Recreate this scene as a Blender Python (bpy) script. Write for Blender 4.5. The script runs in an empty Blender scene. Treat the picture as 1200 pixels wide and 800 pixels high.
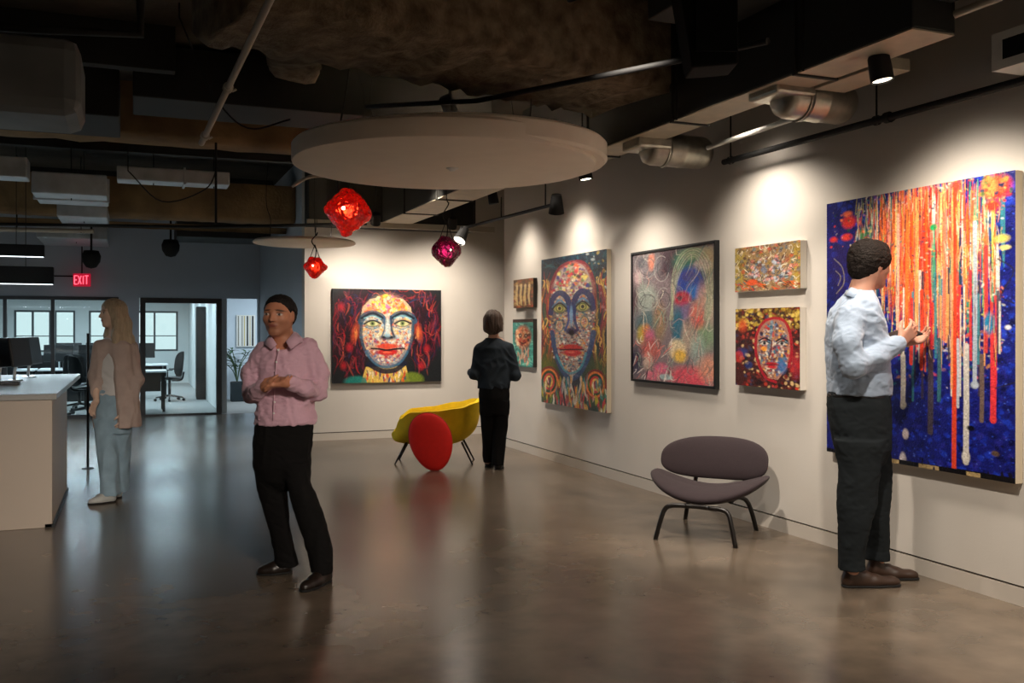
import bpy, bmesh, math, random
import numpy as np
from mathutils import Vector, Matrix, Euler
R = math.radians
random.seed(7)
C = bpy.context.scene.collection
scene = bpy.context.scene

# ------------------------------------------------------------------ camera, world, lights, exposure
FPX, CXP, HY, CH, YAW = 1100.0, 600.0, 387.0, 1.45, R(22)
SN, CS = math.sin(YAW), math.cos(YAW)
cam_data = bpy.data.cameras.new('camera')
cam_data.lens = 36 * FPX / 1200
cam_data.sensor_width = 36
cam_data.shift_y = -(400 - HY) / 1200
cam_data.clip_start = 0.05
cam = bpy.data.objects.new('camera', cam_data)
cam.location = (0, 0, CH)
cam.rotation_euler = (R(90), 0, -YAW)
C.objects.link(cam)
scene.camera = cam
scene.view_settings.view_transform = 'Standard'
scene.view_settings.look = 'None'
scene.view_settings.gamma = 1
scene.view_settings.use_curve_mapping = False
scene.view_settings.exposure = 0.12
world = bpy.data.worlds.new('daylight'); scene.world = world
world.use_nodes = True
bg = world.node_tree.nodes['Background']
bg.inputs[0].default_value = (0.62, 0.70, 0.72, 1)
bg.inputs[1].default_value = 1.5

WARM = (1.0, 0.88, 0.75)
COOL = (0.72, 0.88, 1.0)

def spot_light(loc, target, energy, angle=70, blend=1.0, color=WARM, radius=0.05):
    L = bpy.data.lights.new('spot_beam', 'SPOT')
    L.energy = energy; L.spot_size = R(angle); L.spot_blend = blend
    L.color = color; L.shadow_soft_size = radius
    o = bpy.data.objects.new('spot_beam', L); C.objects.link(o)
    o.location = loc
    o.rotation_euler = (Vector(target) - Vector(loc)).to_track_quat('-Z', 'Y').to_euler()
    return o

def area_light(loc, rot, sx, sy, energy, color, name='lamp_glow', spread=180):
    L = bpy.data.lights.new(name, 'AREA')
    L.shape = 'RECTANGLE'; L.size = sx; L.size_y = sy
    L.energy = energy; L.color = color; L.spread = R(spread)
    o = bpy.data.objects.new(name, L); C.objects.link(o)
    o.location = loc; o.rotation_euler = rot
    return o

# wall washing spots over the right wall: (Y, Z, aim Z, energy, cone); X is the lighting track's line
WALL_X = 4.33
TRACK_X = 3.66
WALL_SPOTS = [(1.9, 2.95, .5, 130, 116), (3.86, 2.80, .5, 135, 122), (5.6, 3.02, .5, 105, 116), (7.35, 2.80, .5, 115, 118),
              (8.75, 2.98, .5, 95, 114), (10.15, 2.95, .5, 75, 110)]
# spots over the back wall: lamp position, target, energy, cone
# broad spots farther from the wall, their beams passing under the long duct
WASH_SPOTS = [((2.3, 2.6, 3.2), (4.15, 3.6, .7), 300), ((2.3, 4.75, 3.35), (4.15, 5.6, .7), 300), ((2.45, 7.45, 3.3), (4.15, 8.3, .7), 330), ((2.6, 9.3, 3.2), (4.0, 11.0, .35), 260)]
# added fill spots above the viewer, unseen, thrown forward into the room
ADDED_FRONT_FILL = [((-1.8, -1.2, 3.35), (-1.2, 7.6, .25), 760), ((1.5, -1.4, 3.35), (1.0, 6.0, .35), 800)]
BACK_SPOTS = [((2.75, 11.25, 2.78), (2.85, 12.36, 1.3), 150, 116), ((3.75, 11.3, 2.78), (3.9, 12.36, 1.35), 120, 112),
              ((2.3, 11.3, 2.78), (2.3, 12.36, 1.2), 55, 100)]

# ------------------------------------------------------------------ helpers
def P(px, py, d):
    r = (px - CXP) / FPX * d
    return Vector((d * SN + r * CS, d * CS - r * SN, CH - (py - HY) / FPX * d))
def onX(px, py, X):
    k = (px - CXP) / FPX
    return P(px, py, X / (SN + k * CS))
def onY(px, py, Y):
    k = (px - CXP) / FPX
    return P(px, py, Y / (CS - k * SN))
def onZ(px, py, Z):
    return P(px, py, (CH - Z) * FPX / (py - HY))
def onF(px, py):
    return onZ(px, py, 0.0)

def lin(c):
    c = c / 255.0
    return c / 12.92 if c <= 0.04045 else ((c + 0.055) / 1.055) ** 2.4
def rgb(r, g, b):
    return (lin(r), lin(g), lin(b), 1)

def mat(name, col, rough=0.6, metal=0.0, var=0.0, vscale=6.0, bump=0.0, bscale=60.0, rvar=0.0, col2=None, emit=None, estr=0.0, coat=0.0, spec=0.5, stretch=None, detail=6.0, sheen=0.0):
    m = bpy.data.materials.new(name); m.use_nodes = True
    nt = m.node_tree; N = nt.nodes; L = nt.links
    b = N['Principled BSDF']
    b.inputs['Base Color'].default_value = col
    b.inputs['Roughness'].default_value = rough
    b.inputs['Metallic'].default_value = metal
    b.inputs['Specular IOR Level'].default_value = spec
    if coat: b.inputs['Coat Weight'].default_value = coat
    if sheen: b.inputs['Sheen Weight'].default_value = sheen
    if emit:
        b.inputs['Emission Color'].default_value = emit
        b.inputs['Emission Strength'].default_value = estr
    tc = N.new('ShaderNodeTexCoord'); src = tc.outputs['Object']
    if stretch:
        mp = N.new('ShaderNodeMapping'); mp.inputs['Scale'].default_value = stretch
        L.new(src, mp.inputs['Vector']); src = mp.outputs['Vector']
    if var or rvar:
        n = N.new('ShaderNodeTexNoise'); n.inputs['Scale'].default_value = vscale; n.inputs['Detail'].default_value = detail
        L.new(src, n.inputs['Vector'])
    if var:
        cr = N.new('ShaderNodeValToRGB')
        c2 = col2 or tuple(max(0, x * (1 - var)) for x in col[:3]) + (1,)
        cr.color_ramp.elements[0].color = c2; cr.color_ramp.elements[0].position = 0.3
        cr.color_ramp.elements[1].color = col; cr.color_ramp.elements[1].position = 0.7
        L.new(n.outputs['Fac'], cr.inputs['Fac']); L.new(cr.outputs['Color'], b.inputs['Base Color'])
    if rvar:
        mr = N.new('ShaderNodeMapRange'); mr.inputs['From Min'].default_value = 0.3; mr.inputs['From Max'].default_value = 0.7
        mr.inputs['To Min'].default_value = rough - rvar; mr.inputs['To Max'].default_value = rough + rvar
        L.new(n.outputs['Fac'], mr.inputs['Value']); L.new(mr.outputs['Result'], b.inputs['Roughness'])
    if bump:
        n2 = N.new('ShaderNodeTexNoise'); n2.inputs['Scale'].default_value = bscale; n2.inputs['Detail'].default_value = 4
        L.new(src, n2.inputs['Vector'])
        bp = N.new('ShaderNodeBump'); bp.inputs['Strength'].default_value = bump; bp.inputs['Distance'].default_value = 0.01
        L.new(n2.outputs['Fac'], bp.inputs['Height']); L.new(bp.outputs['Normal'], b.inputs['Normal'])
    return m

def link_mesh(name, me, m, parent=None, smooth=True):
    o = bpy.data.objects.new(name, me); C.objects.link(o)
    if m is not None: me.materials.append(m)
    if smooth:
        me.polygons.foreach_set('use_smooth', [True] * len(me.polygons))
    if parent is not None: o.parent = parent
    return o

def obj(name, bm, m, parent=None, smooth=False):
    me = bpy.data.meshes.new(name)
    bmesh.ops.recalc_face_normals(bm, faces=bm.faces[:])
    bm.to_mesh(me); bm.free()
    if smooth is True:
        return link_mesh(name, me, m, parent, True)
    o = link_mesh(name, me, m, parent, False)
    if smooth == 'auto':
        me.polygons.foreach_set('use_smooth', [True] * len(me.polygons))
        me.set_sharp_from_angle(angle=R(35))
    return o

def thing(name, label, cat, loc=(0, 0, 0), rotz=0, group=None):
    o = bpy.data.objects.new(name, None); C.objects.link(o)
    o.empty_display_size = 0.1
    o.location = loc; o.rotation_euler = (0, 0, rotz)
    o['label'] = label; o['category'] = cat
    if group: o['group'] = group
    return o
def tag(o, label, cat, group=None, kind=None):
    o['label'] = label; o['category'] = cat
    if group: o['group'] = group
    if kind: o['kind'] = kind
    return o
def struct(name, bm, m, parent=None, smooth=False):
    o = obj(name, bm, m, parent, smooth)
    if parent is None: o['kind'] = 'structure'
    return o
def dup(root, loc, rotz, label, group=None):
    r = root.copy(); C.objects.link(r); r.location = loc; r.rotation_euler = (0, 0, rotz); r['label'] = label
    if group: r['group'] = group
    for ch in list(root.children):
        c = ch.copy(); C.objects.link(c); c.parent = r
        for g in ch.children:
            d = g.copy(); C.objects.link(d); d.parent = c
    return r

def nb(): return bmesh.new()
def box(bm, x0, x1, y0, y1, z0, z1, bevel=0.0, M=None, seg=2):
    r = bmesh.ops.create_cube(bm, size=1)
    vs = r['verts']
    bmesh.ops.scale(bm, verts=vs, vec=(abs(x1 - x0), abs(y1 - y0), abs(z1 - z0)))
    bmesh.ops.translate(bm, verts=vs, vec=((x0 + x1) / 2, (y0 + y1) / 2, (z0 + z1) / 2))
    if bevel > 0:
        es = list({e for v in vs for e in v.link_edges})
        rr = bmesh.ops.bevel(bm, geom=es, offset=bevel, segments=seg, affect='EDGES', profile=0.5)
        vs = list({v for f in rr['faces'] for v in f.verts} | {v for v in vs if v.is_valid})
    if M is not None: bmesh.ops.transform(bm, matrix=M, verts=vs)
    return vs
def tube(bm, pts, r, n=12, cap=True, up=None):
    """swept round tube through pts; r a number or one per point"""
    pts = [Vector(p) for p in pts]
    rs = r if isinstance(r, (list, tuple)) else [r] * len(pts)
    rings = []
    prev = None
    for i, p in enumerate(pts):
        if i == 0: t = pts[1] - p
        elif i == len(pts) - 1: t = p - pts[i - 1]
        else: t = (pts[i + 1] - p).normalized() + (p - pts[i - 1]).normalized()
        t = t.normalized()
        if prev is None:
            a = Vector((0, 0, 1)) if abs(t.z) < 0.9 else Vector((1, 0, 0))
            u = t.cross(a).normalized()
        else:
            u = (prev - t * prev.dot(t)).normalized()
        prev = u
        w = t.cross(u)
        rings.append([bm.verts.new(p + (u * math.cos(2 * math.pi * k / n) + w * math.sin(2 * math.pi * k / n)) * rs[i]) for k in range(n)])
    for a, b in zip(rings[:-1], rings[1:]):
        for k in range(n):
            bm.faces.new((a[k], a[(k + 1) % n], b[(k + 1) % n], b[k]))
    if cap:
        bm.faces.new(rings[0][::-1]); bm.faces.new(rings[-1])
    return rings
def smooth_pts(pts, n=6):
    """Catmull-Rom through pts"""
    pts = [Vector(p) for p in pts]
    q = [pts[0] * 2 - pts[1]] + pts + [pts[-1] * 2 - pts[-2]]
    out = []
    for i in range(1, len(q) - 2):
        for k in range(n):
            t = k / n
            a, b, c, d = q[i - 1], q[i], q[i + 1], q[i + 2]
            out.append(0.5 * ((2 * b) + (c - a) * t + (2 * a - 5 * b + 4 * c - d) * t * t + (3 * b - a - 3 * c + d) * t ** 3))
    out.append(pts[-1])
    return out
def lathe(bm, prof, n=32, M=None):
    rings = []
    vs = []
    for r, z in prof:
        if r < 1e-6:
            v = bm.verts.new((0, 0, z)); rings.append([v]); vs.append(v)
        else:
            ring = [bm.verts.new((r * math.cos(2 * math.pi * k / n), r * math.sin(2 * math.pi * k / n), z)) for k in range(n)]
            rings.append(ring); vs += ring
    for a, b in zip(rings[:-1], rings[1:]):
        for k in range(n):
            q = [a[k % len(a)], a[(k + 1) % len(a)], b[(k + 1) % len(b)], b[k % len(b)]]
            f = []
            for v in q:
                if v not in f: f.append(v)
            if len(f) > 2: bm.faces.new(f)
    if M is not None: bmesh.ops.transform(bm, matrix=M, verts=vs)
    return vs
def align(a, b):
    """matrix taking +Z at origin to the direction a->b placed at a"""
    d = (Vector(b) - Vector(a))
    return Matrix.Translation(Vector(a)) @ d.to_track_quat('Z', 'Y').to_matrix().to_4x4()

# ------------------------------------------------------------------ materials
M = {}
M['wall'] = mat('plaster_warm_white', rgb(205, 199, 190), 0.75, var=0.04, vscale=2.5, bump=0.05, bscale=90)
M['wall_grey'] = mat('plaster_grey', rgb(188, 198, 208), 0.8, var=0.05, vscale=2, bump=0.05, bscale=90)
M['wall_white'] = mat('plaster_cool_white', rgb(212, 216, 214), 0.8, var=0.04, vscale=2, bump=0.05, bscale=90)
M['base'] = mat('baseboard_paint', rgb(194, 186, 175), 0.6)
M['gap'] = mat('shadow_gap', rgb(70, 62, 54), 0.9)
M['deck'] = mat('concrete_deck', rgb(78, 70, 56), 0.9, var=0.6, vscale=1.7, bump=0.6, bscale=14)
M['fireproof'] = mat('sprayed_fireproofing', rgb(126, 110, 86), 0.95, var=0.55, vscale=9, bump=1.0, bscale=45, col2=rgb(70, 56, 38), detail=9)
M['concrete_beam'] = mat('brown_concrete', rgb(140, 112, 74), 0.9, var=0.55, vscale=2.3, bump=0.7, bscale=24)
M['black'] = mat('black_metal', rgb(12, 12, 12), 0.75)
M['blackduct'] = mat('dark_painted_duct', rgb(30, 29, 25), 0.7, var=0.3, vscale=2)
M['galv'] = mat('galvanised_steel', rgb(190, 186, 172), 0.38, metal=0.85, var=0.35, vscale=14, rvar=0.1)
M['galv_dull'] = mat('galvanised_duct_cool', rgb(205, 213, 217), 0.42, metal=0.4, var=0.35, vscale=5, rvar=0.1)
M['duct_lit'] = mat('duct_underside_lit_tone', rgb(186, 174, 152), 0.55, metal=0.15, var=0.3, vscale=7, rvar=0.1)  # light bounced off the wall painted in as a paler duct tone
M['grey_duct'] = mat('grey_wrapped_duct', rgb(120, 124, 124), 0.6, var=0.3, vscale=3)
M['ivory'] = mat('ivory_paint', rgb(176, 168, 152), 0.6)
M['white'] = mat('white_paint', rgb(225, 224, 218), 0.5)
M['cloud'] = mat('acoustic_felt_panel', rgb(240, 226, 208), 0.85, var=0.05, vscale=5, bump=0.12, bscale=120)
M['frame'] = mat('black_aluminium_frame', rgb(16, 18, 20), 0.4)
M['glass'] = bpy.data.materials.new('clear_glass')
M['glass'].use_nodes = True
_nt = M['glass'].node_tree
for _n in list(_nt.nodes): _nt.nodes.remove(_n)
_o = _nt.nodes.new('ShaderNodeOutputMaterial'); _mx = _nt.nodes.new('ShaderNodeMixShader')
_tr = _nt.nodes.new('ShaderNodeBsdfTransparent'); _tr.inputs[0].default_value = (0.90, 0.95, 0.95, 1)
_gl = _nt.nodes.new('ShaderNodeBsdfGlossy'); _gl.inputs['Roughness'].default_value = 0.02
_fr = _nt.nodes.new('ShaderNodeFresnel'); _fr.inputs[0].default_value = 1.4
_nt.links.new(_fr.outputs[0], _mx.inputs[0]); _nt.links.new(_tr.outputs[0], _mx.inputs[1]); _nt.links.new(_gl.outputs[0], _mx.inputs[2])
_nt.links.new(_mx.outputs[0], _o.inputs[0])
M['lamp_cool'] = mat('cool_led_diffuser', (1, 1, 1, 1), 0.5, emit=(0.85, 0.95, 1, 1), estr=2.2)
M['lamp_warm'] = mat('warm_lamp_lens', (1, 1, 1, 1), 0.5, emit=(1, 0.88, 0.7, 1), estr=3.5)
M['carpet'] = mat('grey_carpet', rgb(150, 152, 150), 0.95, var=0.2, vscale=30, bump=0.3, bscale=200)
M['desk_white'] = mat('white_laminate', rgb(225, 230, 232), 0.3)

# polished concrete floor
def floor_material():
    m = bpy.data.materials.new('polished_concrete'); m.use_nodes = True
    nt = m.node_tree; N = nt.nodes; L = nt.links; b = N['Principled BSDF']
    tc = N.new('ShaderNodeTexCoord')
    n1 = N.new('ShaderNodeTexNoise'); n1.inputs['Scale'].default_value = 0.55; n1.inputs['Detail'].default_value = 5; n1.inputs['Distortion'].default_value = 0.2
    n2 = N.new('ShaderNodeTexNoise'); n2.inputs['Scale'].default_value = 4.5; n2.inputs['Detail'].default_value = 6
    for n in (n1, n2): L.new(tc.outputs['Object'], n.inputs['Vector'])
    mx = N.new('ShaderNodeMix'); mx.data_type = 'FLOAT'; mx.inputs[0].default_value = 0.35
    L.new(n1.outputs['Fac'], mx.inputs[2]); L.new(n2.outputs['Fac'], mx.inputs[3])
    cr = N.new('ShaderNodeValToRGB')
    e = cr.color_ramp.elements
    e[0].position = 0.3; e[0].color = rgb(62, 55, 47)
    e[1].position = 0.68; e[1].color = rgb(126, 111, 95)
    L.new(mx.outputs[0], cr.inputs['Fac']); L.new(cr.outputs['Color'], b.inputs['Base Color'])
    mr = N.new('ShaderNodeMapRange'); mr.inputs['From Min'].default_value = 0.1; mr.inputs['From Max'].default_value = 0.9
    mr.inputs['To Min'].default_value = 0.17; mr.inputs['To Max'].default_value = 0.29
    n4 = N.new('ShaderNodeTexNoise'); n4.inputs['Scale'].default_value = 0.8; n4.inputs['Detail'].default_value = 0
    L.new(tc.outputs['Object'], n4.inputs['Vector']); L.new(n4.outputs['Fac'], mr.inputs['Value']); L.new(mr.outputs['Result'], b.inputs['Roughness'])
    b.inputs['Specular IOR Level'].default_value = 0.7
    return m
M['floor'] = floor_material()
# ------------------------------------------------------------------ room shell
BACK_Y, FAR_Y, SIDE_X, DECK = 12.38, 17.0, 2.08, 3.75
REV = 0.095            # height of the flush baseboard under the shadow gap
bm = nb(); box(bm, -9, 7, -4.2, FAR_Y, -0.2, 0); struct('floor', bm, M['floor'])
bm = nb(); box(bm, -9, 9, -4.2, 29.6, DECK, DECK + 0.2); struct('ceiling', bm, M['deck'])

def wall_with_reveal(nm, x0, x1, y0, y1, face, m):
    """face: 'x-' visible face looks to -x, 'y-' looks to -y. The wall has a recessed gap over a flush baseboard."""
    bm = nb()
    box(bm, x0, x1, y0, y1, REV + 0.012, DECK)
    o = struct('wall_' + nm, bm, m)
    bm = nb()
    if face == 'x-': box(bm, x0, x1, y0, y1, 0, REV)
    elif face == 'x+': box(bm, x0, x1, y0, y1, 0, REV)
    else: box(bm, x0, x1, y0, y1, 0, REV)
    struct('baseboard_' + nm, bm, M['base'])
    bm = nb()
    if face == 'x-': box(bm, x0 + 0.02, x1, y0, y1, REV, REV + 0.012)
    else: box(bm, x0 , x1, y0 + 0.02, y1, REV, REV + 0.012)
    g = struct('trim_' + nm, bm, M['gap'])
END_Y = 10.98
wall_with_reveal('right', WALL_X, WALL_X + 0.25, -4.0, END_Y, 'x-', M['wall'])
wall_with_reveal('back', SIDE_X, 6.6, BACK_Y, BACK_Y + 0.2, 'y-', M['wall'])
bm = nb(); box(bm, 6.6, 6.8, END_Y - 0.2, BACK_Y + 0.2, 0, DECK); struct('wall_passage', bm, M['wall'])
bm = nb(); box(bm, WALL_X + .25, 6.8, END_Y - 0.2, END_Y, 0, DECK); struct('wall_passage_near', bm, M['wall'])
# blue-grey wall going back from the left end of the back wall
bm = nb(); box(bm, SIDE_X, SIDE_X + 0.2, BACK_Y + 0.2, FAR_Y, 0, DECK); struct('wall_side', bm, M['wall_grey'])
bm = nb(); box(bm, -9.2, -9, -4.2, 17.2, 0, DECK); struct('wall_left', bm, M['wall_grey'])
bm = nb(); box(bm, -9, 4.6, -4.2, -4.0, 0, DECK); struct('wall_front', bm, M['wall'])
# far wall: solid parts around the glass partition, framed door and corridor opening
OT = 2.005
bm = nb()
box(bm, -9, 2.3, FAR_Y, FAR_Y + 0.12, OT, DECK)
box(bm, -0.22, 0.10, FAR_Y, FAR_Y + 0.12, 0, OT)
box(bm, 2.04, 2.30, FAR_Y, FAR_Y + 0.12, 0, OT)
struct('wall_far', bm, M['wall_grey'])
# glass partition on the left
def framed_glass(nm, x0, x1, z0, z1, y, t, dep, bars=(), hbars=(), frame_mat='frame', bot=None):
    bm = nb()
    b0 = t if bot is None else bot
    box(bm, x0, x0 + t, y, y + dep, z0, z1); box(bm, x1 - t, x1, y, y + dep, z0, z1)
    box(bm, x0 + t, x1 - t, y, y + dep, z1 - t, z1); box(bm, x0 + t, x1 - t, y, y + dep, z0, z0 + b0)
    for b in bars: box(bm, b - t / 2, b + t / 2, y, y + dep, z0 + b0, z1 - t)
    for b in hbars: box(bm, x0 + t, x1 - t, y + .01, y + dep - .01, b - .012, b + .012)
    o = struct(nm, bm, M[frame_mat])
    bm = nb(); box(bm, x0 + t, x1 - t, y + dep / 2 - 0.004, y + dep / 2 + 0.004, z0 + b0, z1 - t)
    struct('glass_pane', bm, M['glass'], o)
    return o
framed_glass('window_1', -6.3, -0.22, 0.0, OT, FAR_Y - 0.02, 0.055, 0.12, bars=(-1.21, -1.9, -2.87, -3.85, -4.9))
framed_glass('door_1', 0.115, 1.43, 0.0, OT - .005, FAR_Y - 0.03, 0.085, 0.14, bot=0.03)
# office beyond
OB = 27.5
bm = nb(); box(bm, -9, 7, FAR_Y, 29.5, -0.2, 0.0); struct('floor_office', bm, M['carpet'])
bm = nb(); box(bm, 1.43, 1.53, FAR_Y + .12, OB, 0, DECK); struct('wall_office_side', bm, M['wall_white'])
bm = nb(); box(bm, -9.2, -9.0, 17.2, OB + .2, 0, DECK); struct('wall_office_left', bm, M['wall_white'])
WINS = [(-5.2, -4.3), (-4.2, -3.2), (-2.87, -2.0), (-1.92, -1.42), (-1.09, -0.30), (-0.05, 1.16)]
bm = nb()
WZ0, WZ1 = 0.88, 1.98
box(bm, -9, 1.5, OB, OB + .2, 0, WZ0); box(bm, -9, 1.5, OB, OB + .2, WZ1, DECK)
xs = [-9] + [v for w in WINS for v in w] + [1.5]
for a, b in zip(xs[0::2], xs[1::2]): box(bm, a, b, OB, OB + .2, WZ0, WZ1)
struct('wall_office_back', bm, M['wall_white'])
M['winframe'] = mat('grey_window_frame', rgb(70, 76, 78), 0.5)
for i, (a, b) in enumerate(WINS):
    framed_glass('window_%d' % (i + 2), a, b, WZ0, WZ1, OB + .04, 0.05, 0.08, bars=((a + b) / 2,) if b - a > .8 else (), frame_mat='winframe', hbars=(1.30,))
# what stands outside the windows: a lower blue grey block across the street
bm = nb(); box(bm, -22, 16, 47, 52, -8, 0.35)
for k in range(14):
    box(bm, -21 + k * 2.6, -20 + k * 2.6, 46.9, 47, -2.2, -0.6)
tag(obj('neighbouring_building', bm, mat('blue_grey_facade', rgb(128, 142, 150), 0.8, var=.15, vscale=.6)),
    'blue-grey building outside, seen low through the office windows', 'building')
bm = nb(); box(bm, 1.53, 4.6, 20.6, 20.75, 0, DECK); struct('wall_corridor', bm, mat('plaster_pale_blue', rgb(200, 212, 222), 0.8))
bm = nb(); box(bm, 4.6, 4.75, 17.1, 20.75, 0, DECK); struct('wall_corridor_side', bm, M['wall_white'])
bm = nb(); box(bm, 2.3, 4.75, 17.0, 17.12, 0, DECK); struct('wall_corridor_near', bm, M['wall_white'])
bm = nb(); box(bm, -9, 1.43, 17.12, OB, 2.62, 2.70); struct('ceiling_office', bm, mat('dark_office_ceiling', rgb(90, 96, 98), 0.9))

# office strip lights and the light they give
def linear_lamp(x0, x1, y, z, label, energy, group=None, w=0.07, hgt=0.09, boxy=None):
    t = thing('linear_lamp', label, 'lamp', ((x0 + x1) / 2, y, z), 0, group)
    L = (x1 - x0) / 2
    bm = nb(); box(bm, -L, L, -w, w, 0.0, hgt, 0.006); obj('housing', bm, M['black'], t)
    bm = nb(); box(bm, -L + .01, L - .01, -w * .6, w * .6, -0.006, 0.0); obj('diffuser', bm, M['lamp_cool'], t)
    top = DECK if boxy is None else boxy
    for s in (-.8, .8):
        bm = nb(); tube(bm, [(s * L, 0, hgt), (s * L, 0, top - z)], 0.004, 6); obj('suspension_wire', bm, M['black'], t)
    if energy:
        a = area_light(((x0 + x1) / 2, y, z - 0.012), (0, 0, 0), x1 - x0, w * 1.2, energy, COOL)
    return t
for k, y in enumerate((18.6, 20.6, 22.8, 25.2)):
    linear_lamp(-3.0, 1.1, y, 2.42, 'white strip light crossing the glazed office ceiling, %s' % ('nearest the glass partition', 'second from the glass partition', 'second from the office windows', 'nearest the office windows')[k], 90, 'office strip lights', boxy=2.615)
area_light((3.0, 18.8, 2.6), (0, 0, 0), 1.0, 1.0, 60, (0.78, 0.9, 1.0), 'corridor_lamp')
bm = nb(); box(bm, 2.5, 3.5, 18.3, 19.3, 2.61, 2.68, .01); tag(obj('ceiling_panel_lamp', bm, M['white']), 'square white panel lamp above the corridor behind the doorway', 'lamp')
# lobby strip lamps upper left
p = onY(63, 333, 11.6); linear_lamp(-3.6, p.x, 11.6, p.z, 'lower black linear pendant glowing white underneath, left of the exit sign', 90, 'black linear pendants', w=.06, hgt=.19)
p = onY(52, 301, 12.6); linear_lamp(-4.0, p.x, 12.6, p.z, 'upper black linear pendant glowing white underneath, above the other', 80, 'black linear pendants', w=.06, hgt=.14)
# ------------------------------------------------------------------ ceiling services
# concrete deck beams (rough, brown) crossing the room
def rough_beam(nm, a, b, w, z0, z1, m, label=None, n=40, amp=0.03, seed=1):
    """beam from a to b (plan points), lumpy underside"""
    a = Vector((a[0], a[1], 0)); b = Vector((b[0], b[1], 0)); L = (b - a).length
    rnd = random.Random(seed)
    bm = nb(); prof = [(-w / 2, z1), (-w / 2, z0 + .05), (-w / 2 + .05, z0), (-w/6, z0 - .01), (w/6, z0 - .008), (w / 2 - .05, z0), (w / 2, z0 + .05), (w / 2, z1)]
    d = (b - a).normalized(); s = Vector((-d.y, d.x, 0)); rings = []
    for i in range(n + 1):
        p = a + d * (L * i / n)
        rings.append([bm.verts.new(p + s * (u + rnd.uniform(-amp, amp) * .6) + Vector((0, 0, z + (rnd.uniform(-amp, amp) if z < z1 else 0)))) for u, z in prof])
    for r0, r1 in zip(rings[:-1], rings[1:]):
        for k in range(len(prof) - 1): bm.faces.new((r0[k], r0[k + 1], r1[k + 1], r1[k]))
    bm.faces.new(rings[0]); bm.faces.new(rings[-1])
    return struct(nm, bm, m, smooth=True)
rough_beam('beam_1', (.45, 5.3), (3.42, 6.1), 1.0, 3.12, DECK, M['fireproof'], seed=3)
rough_beam('beam_2', (-6, 9.6), (2.2, 9.6), .5, 3.25, DECK, M['concrete_beam'], seed=4, amp=.012)
rough_beam('beam_3', (-1.6, 13.3), (2.07, 13.3), .5, 2.93, 3.42, M['concrete_beam'], seed=5, amp=.008)
rough_beam('beam_4', (-4.5, 13.9), (2.07, 13.9), .12, 2.86, 2.93, M['concrete_beam'], seed=6, amp=.004)
rough_beam('beam_5', (0.2, 2.4), (1.2, 7.6), .4, 3.45, DECK, M['fireproof'], seed=8)
rough_beam('beam_6', (-5, 4.6), (-.2, 4.6), .4, 3.45, DECK, M['concrete_beam'], seed=9)
bm = nb(); box(bm, 2.08, 4.34, 12.06, 12.37, 2.80, DECK, .01); struct('beam_7', bm, M['blackduct'])
bm = nb(); box(bm, 2.05, 4.6, 12.02, 12.06, 2.79, 2.865); struct('trim_beam', bm, M['ivory'])

def rect_duct(label, x0, x1, y0, y1, z0, z1, m, seams=(), along='y', under=None, name='rectangular_duct', bev=.012, rods=()):
    cx, cy = (x0 + x1) / 2, (y0 + y1) / 2
    t = thing(name, label, 'duct', (cx, cy, z0))
    bm = nb(); box(bm, x0 - cx, x1 - cx, y0 - cy, y1 - cy, 0, z1 - z0, bev); obj('duct_body', bm, m, t)
    for s in seams:
        bm = nb()
        if along == 'y': box(bm, x0 - cx - .018, x1 - cx + .018, s - cy - .012, s - cy + .012, -.018, z1 - z0 + .018, .003)
        else: box(bm, s - cx - .012, s - cx + .012, y0 - cy - .018, y1 - cy + .018, -.018, z1 - z0 + .018, .003)
        obj('flange', bm, m, t)
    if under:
        bm = nb(); box(bm, x0 - cx + .004, x1 - cx - .004, y0 - cy + .004, y1 - cy - .004, -.006, 0.002); obj('lit_tone_underside', bm, under, t)  # thin sheet in the paler tone paints the underside as lit
    for (rx, ry) in rods:
        bm = nb(); tube(bm, [(rx - cx, ry - cy, -.02), (rx - cx, ry - cy, DECK - z0)], .006, 6); obj('hanger_rod', bm, M['black'], t)
    return t
ZD = 2.90
rect_duct('long dark duct running above the right wall, its underside painted as lit, over the round branches', 3.46, 3.74, 3.45, 8.3, ZD, 3.55, M['blackduct'],
          seams=(4.3, 5.6, 6.9), under=M['duct_lit'], rods=((3.43, 4.2), (3.43, 5.5), (3.43, 6.95)))
rect_duct('far dark duct with underside painted as lit between the big round panel and the back wall', 3.02, 3.42, 8.5, 12.0, 2.86, 3.4, M['blackduct'], seams=(9.6, 10.9), under=M['duct_lit'])
rect_duct('short pale duct section jutting to the wall side just above the nearest spotlight', 3.75, 3.98, 3.98, 4.5, ZD - .02, ZD + .05, M['duct_lit'], bev=.006)
rect_duct('dark duct run leading out at the upper right above the white slotted box', 3.46, 3.70, 1.0, 3.44, 3.04, 3.55, M['blackduct'], seams=(2.6,), rods=((3.43, 2.0),))
pipe0 = [(3.74, 3.5, 3.0), (3.74, 1.0, 3.0)]
# big dark mass of duct overhead between the beam and the right duct
rect_duct('black oblong duct high over the middle of the room right of the sprayed beam', 2.85, 3.38, 2.2, 4.9, 3.3, 3.7, M['blackduct'])
rect_duct('wide black duct crossing high behind the big round panel', 0.0, 3.0, 7.9, 8.6, 3.28, 3.7, M['blackduct'], along='x')
p0 = P(0, 0, 6.0)
# grey wrapped duct upper left
rect_duct('fat grey wrapped duct end at the upper left edge', -4.6, -0.30, 6.35, 7.1, 2.78, 3.26, M['grey_duct'], bev=.09, along='x')
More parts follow.
